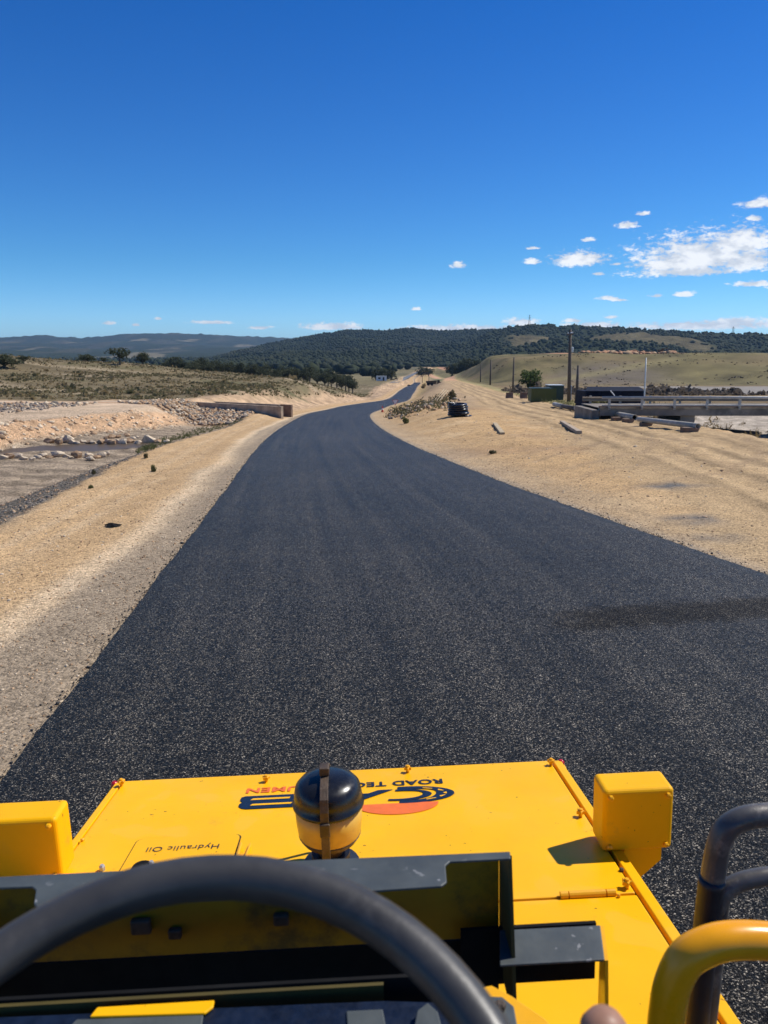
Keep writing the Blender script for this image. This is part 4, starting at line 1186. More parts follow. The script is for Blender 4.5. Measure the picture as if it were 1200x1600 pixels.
brk = sheet('lever_bracket', [(748, 1543), (768, 1539), (800, 1556), (850, 1590), (900, 1640), (740, 1660)], 2, zb_, (0, 0, -0.006), 'yellow_worn')
sheet('bracket_plate', [(762, 1556), (785, 1557), (803, 1572), (808, 1600), (820, 1660), (764, 1650)], 2, zb_ + 0.005, (0, 0, -0.004), 'grey_paint', parent=brk)
q = on_plane(782, 1575, 2, zb_ + 0.006)
bm = bmesh.new(); lathe(bm, [(0.0065, 0), (0.0065, 0.006), (0.004, 0.008)], q, 6); obj('bolt', bm, M['brown_steel'], brk)
# drive lever with a tan knob
q = on_plane(944, 1616, 1, 0.46)
bm = bmesh.new(); lathe(bm, [(0.007, -0.05), (0.012, -0.034), (0.016, -0.022), (0.0185, -0.008), (0.017, 0.006), (0.012, 0.014), (0.003, 0.017)], q, 24); kn = obj('lever_knob', bm, M['tan_knob'], roller, smooth=True)
bm = bmesh.new(); tube(bm, [(q.x, q.y, q.z - 0.04), (q.x + 0.01, q.y + 0.05, q.z - 0.35)], 0.008, 10); obj('lever_rod', bm, M['pipe_dark'], kn, smooth=True)

# driver's seat
boxo('seat', M['black_matte'], roller, -0.28, 0.24, -0.62, -0.12, 1.50, 1.66, bevel=0.04)
boxo('seat_back', M['black_matte'], roller, -0.27, 0.23, -0.74, -0.60, 1.62, 2.25, bevel=0.04)
# steering wheel
wc = Vector((-0.03, 0.299, 2.417)); tl = RAD(25); wr_ = 0.207
ax1 = Vector((1, 0, 0)); ax2 = Vector((0, math.cos(tl), math.sin(tl))); an = Vector((0, -math.sin(tl), math.cos(tl)))
bm = bmesh.new(); tube(bm, [wc + ax1 * (wr_ * math.cos(2 * math.pi * k / 72)) + ax2 * (wr_ * math.sin(2 * math.pi * k / 72)) for k in range(72)], 0.0150, 18, closed=True)
sw_o = obj('steering_wheel', bm, M['rubber_wheel'], roller, smooth=True)
for a in (205, 335, 270):
    d = ax1 * math.cos(RAD(a)) + ax2 * math.sin(RAD(a))
    bm = bmesh.new(); tube(bm, [wc + d * 0.03 - an * 0.04, wc + d * 0.11 - an * 0.03, wc + d * (wr_ - 0.004)], 0.009, 10); obj('spoke', bm, M['black_matte'], sw_o, smooth=True)
bm = bmesh.new(); tube(bm, [wc - an * 0.015, wc - an * 0.05], [0.04, 0.05], 20); obj('hub', bm, M['black_matte'], sw_o)
bm = bmesh.new(); tube(bm, [wc - an * 0.05, wc - an * 0.55], 0.03, 14); obj('steering_column', bm, M['black_matte'], roller, smooth=True)

# grab rails on the right
def rail(name, pix, yv, r, mat, n=8, parent=roller):
    pts = smooth_curve([on_plane(u, v, 1, yv) for u, v in pix], n)
    bm = bmesh.new(); tube(bm, pts, r, 16); return obj(name, bm, M[mat], parent, smooth=True)
YR = 1.02
gr_ = rail('grab_rail', [(1420, 1262), (1300, 1266), (1200, 1273), (1165, 1278), (1140, 1290), (1126, 1312), (1117, 1350), (1110, 1400), (1100, 1480), (1088, 1600), (1060, 1800)], YR, 0.0178, 'pipe_dark')
rail('grab_rail_branch', [(1118, 1420), (1130, 1396), (1150, 1381), (1180, 1372), (1230, 1367), (1400, 1360)], YR, 0.0140, 'pipe_dark', parent=gr_)
rail('grab_rail_sleeve', [(1113, 1372), (1104, 1450), (1093, 1540), (1080, 1680)], YR - 0.001, 0.0196, 'navy_sleeve', parent=gr_)
rail('grab_rail_stay', [(1130, 1384), (1123, 1450), (1112, 1560), (1095, 1700)], YR + 0.03, 0.012, 'pipe_dark', parent=gr_)
rail('yellow_grab_rail', [(1034, 1800), (1038, 1640), (1043, 1580), (1052, 1535), (1072, 1498), (1105, 1478), (1145, 1469), (1200, 1470), (1260, 1480), (1330, 1510), (1380, 1570)], 0.78, 0.0215, 'yellow_rail')

# ------------------------------------------------------------------ rocks
def rock_data(name, mat, seed, flat=0.6, base=ICO2):
    r = np.random.default_rng(seed)
    V, F = base
    V = V.copy()
    for _ in range(7):       # chop flat facets like broken stone
        nrm = r.standard_normal(3); nrm /= np.linalg.norm(nrm)
        d = r.uniform(0.45, 0.8)
        e = V @ nrm - d
        V = V - np.maximum(e, 0)[:, None] * nrm[None]
    V = V * (1 + 0.05 * r.standard_normal((len(V), 1)))
    V = V * np.array([1.0, r.uniform(0.65, 0.95), flat])
    me = bpy.data.meshes.new(name)
    me.from_pydata(V.tolist(), [], F.tolist()); me.update()
    me.materials.append(M[mat])
    return me
ROCKS_P = [rock_data('boulder', 'rock_pale', 100 + i, random.uniform(0.5, 0.75)) for i in range(6)]
ROCKS_B = [rock_data('boulder', 'rock_brown', 200 + i, random.uniform(0.55, 0.8)) for i in range(4)]
ORD = ['first', 'second', 'third', 'fourth', 'fifth', 'sixth', 'seventh', 'eighth', 'ninth', 'tenth', 'eleventh', 'twelfth', 'thirteenth', 'fourteenth', 'fifteenth', 'sixteenth', 'seventeenth', 'eighteenth', 'nineteenth', 'twentieth', 'twenty-first', 'twenty-second', 'twenty-third', 'twenty-fourth', 'twenty-fifth', 'twenty-sixth', 'twenty-seventh', 'twenty-eighth', 'twenty-ninth', 'thirtieth']
def boulder(u, v, wpx, hk, brown, label, group):
    p = gp(u, v)
    d = p.length
    me = random.choice(ROCKS_B if brown else ROCKS_P)
    o = bpy.data.objects.new('boulder', me); COL.objects.link(o)
    s = wpx * d / FPX / 2 * 0.88
    o.scale = (s, s * random.uniform(0.7, 1.0), s * hk)
    o.location = (p.x, p.y, p.z + s * hk * 0.35)
    o.rotation_euler = (random.uniform(-.25, .25), random.uniform(-.25, .25), random.uniform(-0.5, 0.5))
    tag(o, label, 'boulder', group)
    return o
near_row = [(4, 717, 18, 0), (14, 716, 20, 1), (27, 716, 20, 0), (36, 718, 16, 0), (50, 719, 13, 0), (58, 716, 16, 0), (66, 713, 18, 0), (78, 716, 14, 1), (89, 713, 26, 0), (103, 714, 14, 0), (110, 716, 11, 0), (121, 715, 22, 1), (138, 714, 18, 0), (141, 719, 20, 0), (153, 716, 16, 1), (160, 714, 20, 0), (168, 711, 13, 0)]
for i, (u, v, wpx, br) in enumerate(near_row):
    boulder(u, v, wpx, random.uniform(0.75, 1.0), br, '%s boulder in the near creek row, %s from the left' % ('brown' if br else 'pale', ORD[i]), 'boulders in the near creek row')
far_row = [(78, 692, 22, 1), (93, 694, 16, 1), (106, 691, 26, 0), (113, 693, 16, 0), (120, 694, 12, 0), (129, 692, 16, 0), (138, 693, 14, 1), (146, 693, 12, 0), (157, 694, 20, 1), (167, 692, 14, 0), (175, 696, 20, 1), (184, 693, 15, 0), (193, 696, 22, 0), (203, 692, 16, 1), (217, 695, 16, 0), (231, 692, 30, 0), (246, 692, 16, 1), (259, 692, 14, 0)]
for i, (u, v, wpx, br) in enumerate(far_row):
    boulder(u, v, wpx, random.uniform(0.9, 1.25), br, '%s boulder along the far edge of the pool, %s from the left' % ('brown' if br else 'pale', ORD[i]), 'boulders along the far edge of the pool')
back_row = [(166, 686, 12, 1), (175, 685, 15, 1), (185, 684, 14, 1), (198, 682, 13, 1), (207, 687, 12, 0), (214, 685, 10, 0)]
for i, (u, v, wpx, br) in enumerate(back_row):
    boulder(u, v, wpx, 1.1, br, '%s boulder in the short heap behind the pool, %s from the left' % ('brown' if br else 'pale', ORD[i]), 'boulders heaped behind the pool')

def rubble(name, label, pts, sizes, mats, base=ICO1, flat=(0.55, 0.9)):
    """broken stone too small to pick apart singly"""
    V0, F0 = base
    n, k = len(pts), len(V0)
    jit = 1 + 0.22 * rng.standard_normal((n, k, 1))
    sc = np.stack([sizes * rng.uniform(0.7, 1.3, n), sizes * rng.uniform(0.7, 1.3, n), sizes * rng.uniform(flat[0], flat[1], n)], -1)[:, None, :]
    th = rng.uniform(0, 2 * np.pi, n); c, s = np.cos(th)[:, None], np.sin(th)[:, None]
    vx = V0[None, :, 0] * c - V0[None, :, 1] * s; vy = V0[None, :, 0] * s + V0[None, :, 1] * c
    VV = np.stack([vx, vy, np.repeat(V0[None, :, 2], n, 0)], -1) * jit * sc + pts[:, None, :]
    FF = (F0[None] + (np.arange(n) * k)[:, None, None]).reshape(-1, 3)
    o = npmesh(name, VV.reshape(-1, 3), FF, M[mats[0]])
    for mm in mats[1:]: o.data.materials.append(M[mm])
    mi = np.repeat(rng.integers(0, len(mats), n), len(F0)).astype(np.int32)
    o.data.polygons.foreach_set('material_index', mi)
    return tag(o, label, kind='stuff')
def at_ground(x, y, lift=0.0):
    return np.stack([x, y, H(x, y) + lift], -1)
# rock apron under the culvert headwall
n = 2300
f_ = rng.uniform(-0.05, 1.05, n); g_ = rng.uniform(0.2, 8.0, n) ** 1.0
x = HA[0] + (HB[0] - HA[0]) * f_ + HNX * g_; y = HA[1] + (HB[1] - HA[1]) * f_ + HNY * g_
keep = (x < XS(y) - 0.3) & (y > 52) & (g_ < 4.0 + 4.5 * np.clip(f_ + .1, 0, 1))
x, y = x[keep], y[keep]
sz = rng.uniform(0.09, 0.22, len(x))
rubble('rock_apron', 'brown broken rock apron sloping below the culvert wall', at_ground(x, y, 0.05), sz, ['rock_brown', 'rock_pale', 'rock_brown', 'rock_grey'])
# loose clods and stones on the far creek bank and behind the track
n = 1500
y = rng.uniform(20, 70, n); x = rng.uniform(-22, -16, n)
tq = np.interp(y, [-50, 42, 60, 72], [-19.2, -19.2, -16.8, -16.2])
keep = (x < tq + 0.3) & (x > tq - 2.4)
x, y = x[keep], y[keep]
rubble('bank_rubble', 'loose stones scattered down the pale creek bank', at_ground(x, y, 0.0), rng.gamma(2.0, 0.035, len(x)) + 0.03, ['rock_pale', 'rock_brown', 'rock_pale'])
n = 1500
y = rng.uniform(44, 71, n); x = rng.uniform(-44, -26, n)
keep = (y > 44 + (x + 27) * -0.3)
x, y = x[keep], y[keep]
rubble('spoil_rocks', 'grey rubble lying beyond the dirt track on the left', at_ground(x, y, 0.02), rng.gamma(2.0, 0.035, len(x)) + 0.04, ['rock_grey', 'rock_pale', 'rock_brown', 'rock_grey'])
# gravel on the batter beside the shoulder
n = 9000
y = rng.uniform(9, 62, n) ** 1.0; x = XS(y) - rng.uniform(0.1, 5.0, n)
keep = Hbase(x, y) > np.interp(y, [-50, 42, 60, 70], [-1.7, -1.7, -2.6, -3.3]) + 0.08
x, y = x[keep], y[keep]
rubble('batter_gravel', 'dark gravel covering the slope below the road shoulder', at_ground(x, y, 0.0), rng.gamma(2.0, 0.008, len(x)) + 0.008, ['rock_grey', 'rock_grey', 'rock_brown'], flat=(0.5, 0.8))
# pebbles on the left shoulder and along the right edge
n = 8000
y = 3 + rng.gamma(1.6, 6.0, n); x = XL(y) - rng.uniform(0.02, 4.2, n) ** 1.1
xr_n = 2500; y2 = 8 + rng.gamma(1.8, 8.0, xr_n); x2 = XR(y2) + 0.1 + rng.gamma(1.3, 1.3, xr_n)
x = np.concatenate([x, x2]); y = np.concatenate([y, y2])
rubble('shoulder_pebbles', 'small stones strewn along both road shoulders', at_ground(x, y, 0.002), rng.gamma(1.5, 0.0035, len(x)) + 0.004, ['rock_pale', 'rock_brown', 'rock_brown'], flat=(0.5, 0.9))
n = 5000
y = 3.5 + rng.gamma(1.5, 9.0, n); sd_ = rng.integers(0, 2, n)
x = np.where(sd_ == 0, XL(y) - rng.gamma(1.0, 0.05, n) + 0.05, XR(y) + rng.gamma(1.0, 0.09, n) - 0.05)
rubble('asphalt_crumbs', 'black asphalt crumbs spilled along both road edges', at_ground(x, y, 0.01), rng.gamma(1.5, 0.0022, n) + 0.004, ['asphalt_crumb'], flat=(0.6, 0.9))
n = 4200
y = rng.uniform(9, 62, n); x = XR(y) + rng.uniform(0.6, 11, n)
keep = wnoise(x, y, 5, 70) > rng.uniform(-1.2, 1.0, n)
x, y = x[keep], y[keep]
rubble('sand_clods', 'small clods and stones over the sand on the right', at_ground(x, y, 0.0), rng.gamma(1.5, 0.007, len(x)) + 0.008, ['rock_brown', 'rock_brown', 'rock_pale'], flat=(0.5, 0.9))
# stony heap in the angle between the two roads
n = 420
uu = rng.uniform(0, 1, n)
cu_, cv_ = np.interp(uu, [0, .35, .6, 1], [606, 640, 665, 705]), np.interp(uu, [0, .35, .6, 1], [651, 638, 634, 622])
pts = []
for a_, b_ in zip(cu_ + rng.normal(0, 9, n), cv_ + rng.normal(0, 4.5, n)):
    h0 = hit(a_, b_, H)
    if h0 and h0[0] > XR(h0[1]) + 1.5: pts.append(h0)
pts = np.array(pts)
rubble('stone_heap', 'heap of broken stones and clods between the new road and the dirt road', at_ground(pts[:, 0], pts[:, 1], 0.05), rng.gamma(2.0, 0.045, len(pts)) + 0.04, ['rock_brown', 'rock_brown', 'rock_pale', 'rock_brown', 'rock_grey'])

wd = pts[rng.integers(0, len(pts), 260)] + rng.normal(0, 0.8, (260, 2))
HEAP_WEEDS = wd[wd[:, 0] > XR(wd[:, 1]) + 1.5]

# ------------------------------------------------------------------ culvert
def wall_between(name, a, b, zlo, zhi, th, mat, parent):
    d = Vector((b[0] - a[0], b[1] - a[1], 0)).normalized(); nrm = Vector((-d.y, d.x, 0)) * th / 2
    A, B = Vector((a[0], a[1], 0)), Vector((b[0], b[1], 0))
    bm = bmesh.new()
    ring = [A - nrm, B - nrm, B + nrm, A + nrm]
    lo = [bm.verts.new(q + Vector((0, 0, zz))) for q, zz in zip(ring, (zlo[0], zlo[1], zlo[1], zlo[0]))]
    hi = [bm.verts.new(q + Vector((0, 0, zz))) for q, zz in zip(ring, (zhi[0], zhi[1], zhi[1], zhi[0]))]
    bm.faces.new(lo); bm.faces.new(hi)
    for k in range(4): bm.faces.new((lo[k], lo[(k + 1) % 4], hi[(k + 1) % 4], hi[k]))
    return obj(name, bm, M[mat], parent, bevel=0.02)
cw = empty('culvert_headwall', (HA[0], HA[1], -2.6))
tag(cw, 'long low concrete culvert wall above the brown rock apron', 'wall')
def rel(o, e): o.location = o.location - e.location; return o
A_ = gp(437, 651); za = CAM_H + (pix_ray(437, 634.9).z / pix_ray(437, 634.9).y) * HA[1]
zb2 = CAM_H + (pix_ray(306, 627.5).z / pix_ray(306, 627.5).y) * HB[1]
segs = 4
for k in range(segs):
    f0, f1 = k / segs, (k + 0.994) / segs
    a = (HA[0] + (HB[0] - HA[0]) * f0, HA[1] + (HB[1] - HA[1]) * f0); b = (HA[0] + (HB[0] - HA[0]) * f1, HA[1] + (HB[1] - HA[1]) * f1)
    rel(wall_between('wall_panel', a, b, (-3.9, -3.9), (za + (zb2 - za) * f0, za + (zb2 - za) * f1), 0.28, 'concrete', cw), cw)
rel(wall_between('end_pier', (HA[0] + 0.30, HA[1] - 0.22), (HA[0] + 0.02, HA[1] - 0.02), (-3.3, -3.3), (za + 0.02, za + 0.02), 0.32, 'concrete', cw), cw)
cw2 = empty('culvert_parapet', (-9.5, 76, -2.8))
tag(cw2, 'brown concrete parapet behind the long culvert wall', 'wall')
def xrow(u, d): r_ = pix_ray(u, 635); return r_.x / r_.y * d
def zrow0(v, d): r_ = pix_ray(600, v); return CAM_H + r_.z / r_.y * d
rel(wall_between('parapet_block', (xrow(456, 76), 76), (xrow(439, 76.6), 76.6), (-3.6, -3.6), (zrow0(632.5, 76), zrow0(632.2, 76)), 0.3, 'brown_concrete', cw2), cw2)
rel(wall_between('parapet_beam', (xrow(437, 77), 77), (xrow(330, 86), 86), (-3.6, -3.2), (zrow0(632.0, 77), zrow0(627.0, 86)), 0.3, 'concrete_dark', cw2), cw2)  # dark concrete carries the shadow on the far wall

# ------------------------------------------------------------------ plants
def leaf_cloud(n_clump, n_leaf, spread, clump_r, leaf, seed, flat=0.8, up=0.0):
    """crown of leaf sprays: quads scattered round clump centres inside an uneven ellipsoid of radius 1"""
    r = np.random.default_rng(seed)
    d = r.standard_normal((n_clump, 3)); d /= np.linalg.norm(d, axis=1, keepdims=True)
    c = d * (r.uniform(0.15, 1.0, (n_clump, 1)) ** 0.45) * spread * np.array([1, 1, flat])
    c *= (1 + 0.22 * r.standard_normal((n_clump, 1)))
    c[:, 2] += up
    cs = clump_r * r.uniform(0.6, 1.35, (n_clump, 1))
    e = r.standard_normal((n_clump, n_leaf, 3)); e /= np.linalg.norm(e, axis=2, keepdims=True)
    P_ = c[:, None] + e * cs[:, None] * (r.uniform(0.2, 1.0, (n_clump, n_leaf, 1)) ** 0.5) * np.array([1, 1, 0.75])
    P_ = P_.reshape(-1, 3)
    m = len(P_)
    a = r.standard_normal((m, 3)); a /= np.linalg.norm(a, axis=1, keepdims=True)
    b = np.cross(a, r.standard_normal((m, 3))); b /= np.linalg.norm(b, axis=1, keepdims=True)
    L = leaf * r.uniform(0.6, 1.4, (m, 1))
    V = np.stack([P_ - a * L, P_ + b * L * 0.55, P_ + a * L, P_ - b * L * 0.55], 1).reshape(-1, 3)
    F = np.arange(m * 4).reshape(-1, 4)
    return V, F
def np_data(name, V, F, mat):
    me = bpy.data.meshes.new(name)
    me.from_pydata(V.tolist(), [], F.tolist()); me.update(); me.materials.append(mat)
    return me
def tree_parts(seed, mat, spread=(1.0, 0.75), nclump=34, nleaf=30, trunk_h=0.9):
    r = random.Random(seed)
    V, F = leaf_cloud(nclump, nleaf, 0.80, 0.34, 0.085, seed, spread[1])
    V[:, 2] += trunk_h + spread[1] * 0.75
    crown = np_data('crown', V, F, M[mat])
    bm = bmesh.new()
    top = Vector((r.uniform(-.08, .08), r.uniform(-.08, .08), trunk_h + spread[1] * 0.7))
    tube(bm, [(0, 0, -0.15), (top.x * 0.4, top.y * 0.4, trunk_h * 0.55), top], [0.085, 0.065, 0.03], 7)
    for k in range(5):
        a = r.uniform(0, 6.28); z0 = trunk_h * r.uniform(0.55, 1.0)
        tube(bm, [(top.x * 0.4, top.y * 0.4, z0), (0.35 * math.cos(a), 0.35 * math.sin(a), z0 + 0.35), (0.62 * math.cos(a), 0.62 * math.sin(a), z0 + 0.62)], [0.04, 0.028, 0.012], 5)
    me = bpy.data.meshes.new('trunk'); bm.to_mesh(me); bm.free(); me.materials.append(M['bark'])
    return crown, me
TREES = [tree_parts(300 + i, 'leaf', (1, 0.72 + 0.12 * (i % 3)), 30 + 4 * (i % 3), 34, 0.75 + 0.2 * (i % 2)) for i in range(5)]
LOW = [tree_parts(320 + i, 'leaf', (1, 0.9), 40, 34, 0.22) for i in range(4)]
BUSHY = [tree_parts(340 + i, 'leaf_green', (1, 0.85), 46, 40, 0.25) for i in range(2)]
def tree_at(pos, rad, label, group=None, kind=None, hk=1.0):
    cr, tr_ = kind if kind else random.choice(TREES)
    e = empty('tree', pos, random.uniform(0, 6.28))
    e.scale = (rad, rad, rad * hk)
    c_ = link_mesh('crown', cr, None, e); t_ = link_mesh('trunk', tr_, None, e)
    tag(e, label, 'tree', group)
    return e
def tree_px(u, vbase, wpx, hpx, label, dist=None, group=None, kind=None):
    """tree whose foot is seen at (u, vbase); dist is used where the foot is hidden behind a crest"""
    if dist is None:
        p = gp(u, vbase)
    else:
        d = pix_ray(u, vbase); t = dist / d.y
        p = Vector((d.x * t, dist, 0)); p.z = min(Hs(p.x, p.y), CAM_H + d.z * t)
    s = wpx * p.length / FPX / 2 / 0.98
    kk = kind if kind else random.choice(TREES)
    hm = max(v.co.z for v in kk[0].vertices)
    hk = (hpx * p.length / FPX) / (hm * s)
    return tree_at(p, s, label, group, kk, hk)
tree_px(5, 554, 46, 20, 'broad dark tree at the left edge on the scrub rise', 150, None, LOW[0])
tree_px(36, 555, 20, 12, 'small dark tree right of the broad tree at the left edge', 160)
tree_px(137, 566, 28, 12, 'low rounded tree on the crest left of the two tall gums', 190, None, LOW[2])
tree_px(187, 571, 32, 27, 'tall ragged gum on the crest of the scrub hill', 176)
tree_px(224, 568, 27, 21, 'round gum just right of the tall ragged one on the crest', 182)
tree_px(162, 568, 12, 9, 'little bush tree between the low tree and the ragged gum', 185)
# wood at the foot of the hill: the front row tree by tree
xs_ = np.concatenate([np.linspace(262, 552, 44), [318, 402, 455, 505]])
lst = []
for i, u in enumerate(sorted(xs_)):
    lst.append((u + random.uniform(-4, 4), random.uniform(17, 26), random.uniform(20, 29)))
for i, (u, wpx, hpx) in enumerate(lst):
    base = np.interp(u, [260, 350, 450, 550], [579, 584, 590, 594])
    dd = 330 + 60 * random.random()
    nth = (str(i + 1) + {1: 'st', 2: 'nd', 3: 'rd'}.get((i + 1) % 10 if (i + 1) not in (11, 12, 13) else 0, 'th'))
    tree_px(u, base, wpx, hpx, 'gum in the front row of the wood behind the scrub, %s from the left' % nth, dd, 'front row of the wood behind the scrub')
for i, (u, v, a, b) in enumerate(((587, 588, 18, 17), (600, 589, 20, 20), (611, 587, 16, 18))):
    tree_px(u, v, a, b, '%s tree of the dark clump above the white site huts' % ('left', 'middle', 'right')[i], 520, 'clump above the site huts', LOW[i])
for i, (u, v, a, b) in enumerate(((658, 581, 20, 15), (670, 580, 18, 14))):
    tree_px(u, v, a, b, '%s tree of the dark pair beyond the far road' % ('left', 'right')[i], 760, 'pair beyond the far road', LOW[i + 1])
for i, (u, v, a, b) in enumerate(((706, 577, 22, 20), (718, 577, 20, 19), (731, 576, 24, 24), (745, 574, 20, 20), (760, 571, 22, 18), (775, 569, 20, 17))):
    tree_px(u, v, a, b, 'dark tree at the left foot of the grass hill, %s from the left' % ORD[i], 600, 'trees at the foot of the grass hill', LOW[i % 4])
tree_px(829, 600, 36, 31, 'bushy green tree in front of the grass hill', 170, kind=BUSHY[0])

# scrub on the left hill
def tufts(name, label, P3, S, mat, nleaf=9, tall=1.0, thin=0.7):
    n = len(P3)
    e = rng.standard_normal((n, nleaf, 3)); e /= np.linalg.norm(e, axis=2, keepdims=True); e[..., 2] = np.abs(e[..., 2]) * tall
    c = P3[:, None] + e * S[:, None, None] * rng.uniform(0.3, 1.0, (n, nleaf, 1))
    a = rng.standard_normal((n, nleaf, 3)); a /= np.linalg.norm(a, axis=2, keepdims=True)
    if thin < 0.5: a[..., 2] = np.abs(a[..., 2]) * 2.5; a /= np.linalg.norm(a, axis=2, keepdims=True)
    b = np.cross(a, rng.standard_normal((n, nleaf, 3))); b /= np.linalg.norm(b, axis=2, keepdims=True)
    L = S[:, None, None] * rng.uniform(0.3, 0.6, (n, nleaf, 1))
    V = np.stack([c - a * L, c + b * L * thin, c + a * L, c - b * L * thin], 2).reshape(-1, 3)
    o = npmesh(name, V, np.arange(len(V)).reshape(-1, 4), M[mat])
    return tag(o, label, kind='stuff')
n = 34000
y = rng.uniform(79, 330, n); x = y * np.tan(rng.uniform(-0.58, 0.0, n))
dm = wnoise(x, y, 38, 60) + 0.7 * wnoise(x, y, 11, 61)
keep = (x < XL(y) - np.interp(y, [70, 85, 150, 260, 400], [13, 11, 8, 9, 12])) & (dm + 0.012 * (x + 50) > rng.uniform(-0.5, 1.3, n))
x, y = x[keep], y[keep]
tufts('scrub', 'low olive scrub and heath covering the left hillside', at_ground(x, y), rng.gamma(2.2, 0.085, len(x)) + 0.10, 'scrub', 6, 0.7)
n = 6000
y = rng.uniform(79, 260, n); x = y * np.tan(rng.uniform(-0.58, -0.02, n))
keep = (x < XL(y) - 12)
x, y = x[keep], y[keep]
tufts('dry_grass', 'dry straw-coloured grass among the scrub', at_ground(x, y), rng.gamma(2.0, 0.09, len(x)) + 0.08, 'dry_grass', 6, 0.7)
# grass and weeds along the top of the batter, creek margin and verges
pp = []
for _ in range(800):
    f = random.random(); u = 215 + 210 * f; v = np.interp(u, [215, 280, 340, 425], [706, 685, 668, 649]) + random.gauss(0, 3) - 1
    h0 = hit(u, v, H)
    if h0 and h0[0] < XS(h0[1]) - 0.1: pp.append(h0)
pp = np.array(pp)
tufts('verge_weeds', 'green weeds along the edge of the shoulder near the culvert', at_ground(pp[:, 0], pp[:, 1]), rng.gamma(2, 0.026, len(pp)) + 0.045, 'green_grass', 12, 1.0, 0.2)
n = 700
y = rng.uniform(62, 120, n); x = np.interp(y, DR[:, 1], DR[:, 0]) + np.interp(y, [0, 30, 60, 110, 560], [4.2, 3.8, 3.4, 3.4, 3.6]) + rng.gamma(2, 1.2, n)
tufts('verge_grass', 'yellow green grass on the verge by the green sheds', at_ground(x, y), rng.gamma(2, 0.05, n) + 0.07, 'green_grass', 9, 1.0, 0.2)
n = 2600
y = rng.uniform(118, 165, n); x = np.interp(y, DR[:, 1], DR[:, 0]) + rng.uniform(5, 44, n)
keep = wnoise(x, y, 14, 63) + 0.5 > rng.uniform(0, 1.4, n)
x, y = x[keep], y[keep]
tufts('brush_belt', 'dark dead brush and weeds in a belt below the grass hill', at_ground(x, y), rng.gamma(2, 0.16, len(x)) + 0.15, 'dead_brush', 8, 0.9)
n = 3800
y = rng.uniform(205, 332, n); x = rng.uniform(45, 190, n)
keep = wnoise(x, y, 40, 64) + 0.5 * wnoise(x, y, 9, 65) > rng.uniform(-0.2, 1.6, n)
x, y = x[keep], y[keep]
tufts('hill_grass', 'rank tufts of grass over the grass hill', at_ground(x, y), rng.gamma(2, 0.12, len(x)) + 0.12, 'dead_brush', 6, 0.5)
n = 900
y = rng.uniform(40, 75, n); x = np.interp(y, [0, 25, 38, 62, 80], [13.2, 14.2, 16.6, 18.3, 24]) + rng.gamma(2.0, 1.2, n) + 1.2
tufts('creek_grass', 'dead brown grass on the creek banks under the bridge', at_ground(x, y), rng.gamma(2, 0.09, n) + 0.1, 'dry_grass', 10, 1.0, 0.2)

tufts('heap_weeds', 'dry weeds growing through the stone heap', at_ground(HEAP_WEEDS[:, 0], HEAP_WEEDS[:, 1]), rng.gamma(2, 0.08, len(HEAP_WEEDS)) + 0.12, 'scrub', 10, 1.0, 0.25)

def shrub(u, v, wpx, hpx, mat, label, seed):
    p = gp(u, v); s = wpx * p.length / FPX / 2
    V, F = leaf_cloud(12, 34, 0.6, 0.42, 0.15, seed, 0.8, 0.55)
    V[:, 2] *= hpx / wpx * 1.5
    V[:, 2] = np.maximum(V[:, 2], -0.05)
    e = empty('shrub', p, random.uniform(0, 6)); e.scale = (s, s, s)
    link_mesh('foliage', np_data('foliage', V, F, M[mat]), None, e)
    bm = bmesh.new()
    for k in range(7):
        a = random.uniform(0, 6.28); r_ = random.uniform(.2, .6)
        tube(bm, [(0, 0, -0.1), (r_ * .4 * math.cos(a), r_ * .4 * math.sin(a), .4), (r_ * math.cos(a), r_ * math.sin(a), 0.9 * hpx / wpx * 1.5)], [.05, .035, .015], 5)
    obj('stem', bm, M['bark'], e)
    tag(e, label, 'shrub')
    return e
shrub(240, 737, 12, 12, 'green_grass', 'spiky green shrub on the sandy shoulder above the creek', 401)
shrub(228, 716, 9, 9, 'scrub', 'grey bush on the gravel slope above the shoulder shrub', 402)
shrub(147, 742, 8, 10, 'scrub', 'small thin weed low on the dark gravel slope', 403)
shrub(141, 764, 11, 7, 'green_grass', 'low green weed at the edge of the dark gravel slope', 404)
shrub(633, 662, 16, 11, 'green_grass', 'green bush beside the stone heap near the road bend', 405)
shrub(706, 624, 16, 15, 'scrub', 'bush growing over the leaning pale poles', 406)
shrub(768, 709, 18, 7, 'scrub', 'flat weed alone on the sand right of the road', 407)
shrub(1000 - 63, 640, 34, 18, 'green_grass', 'leafy bush between the pipe barriers and the bridge end', 408)
shrub(662, 607, 11, 9, 'dry_grass', 'dry yellow bush on the verge before the dump truck', 409)
shrub(887, 666, 10, 6, 'green_grass', 'tuft of weeds at the fallen kerb stone', 410)

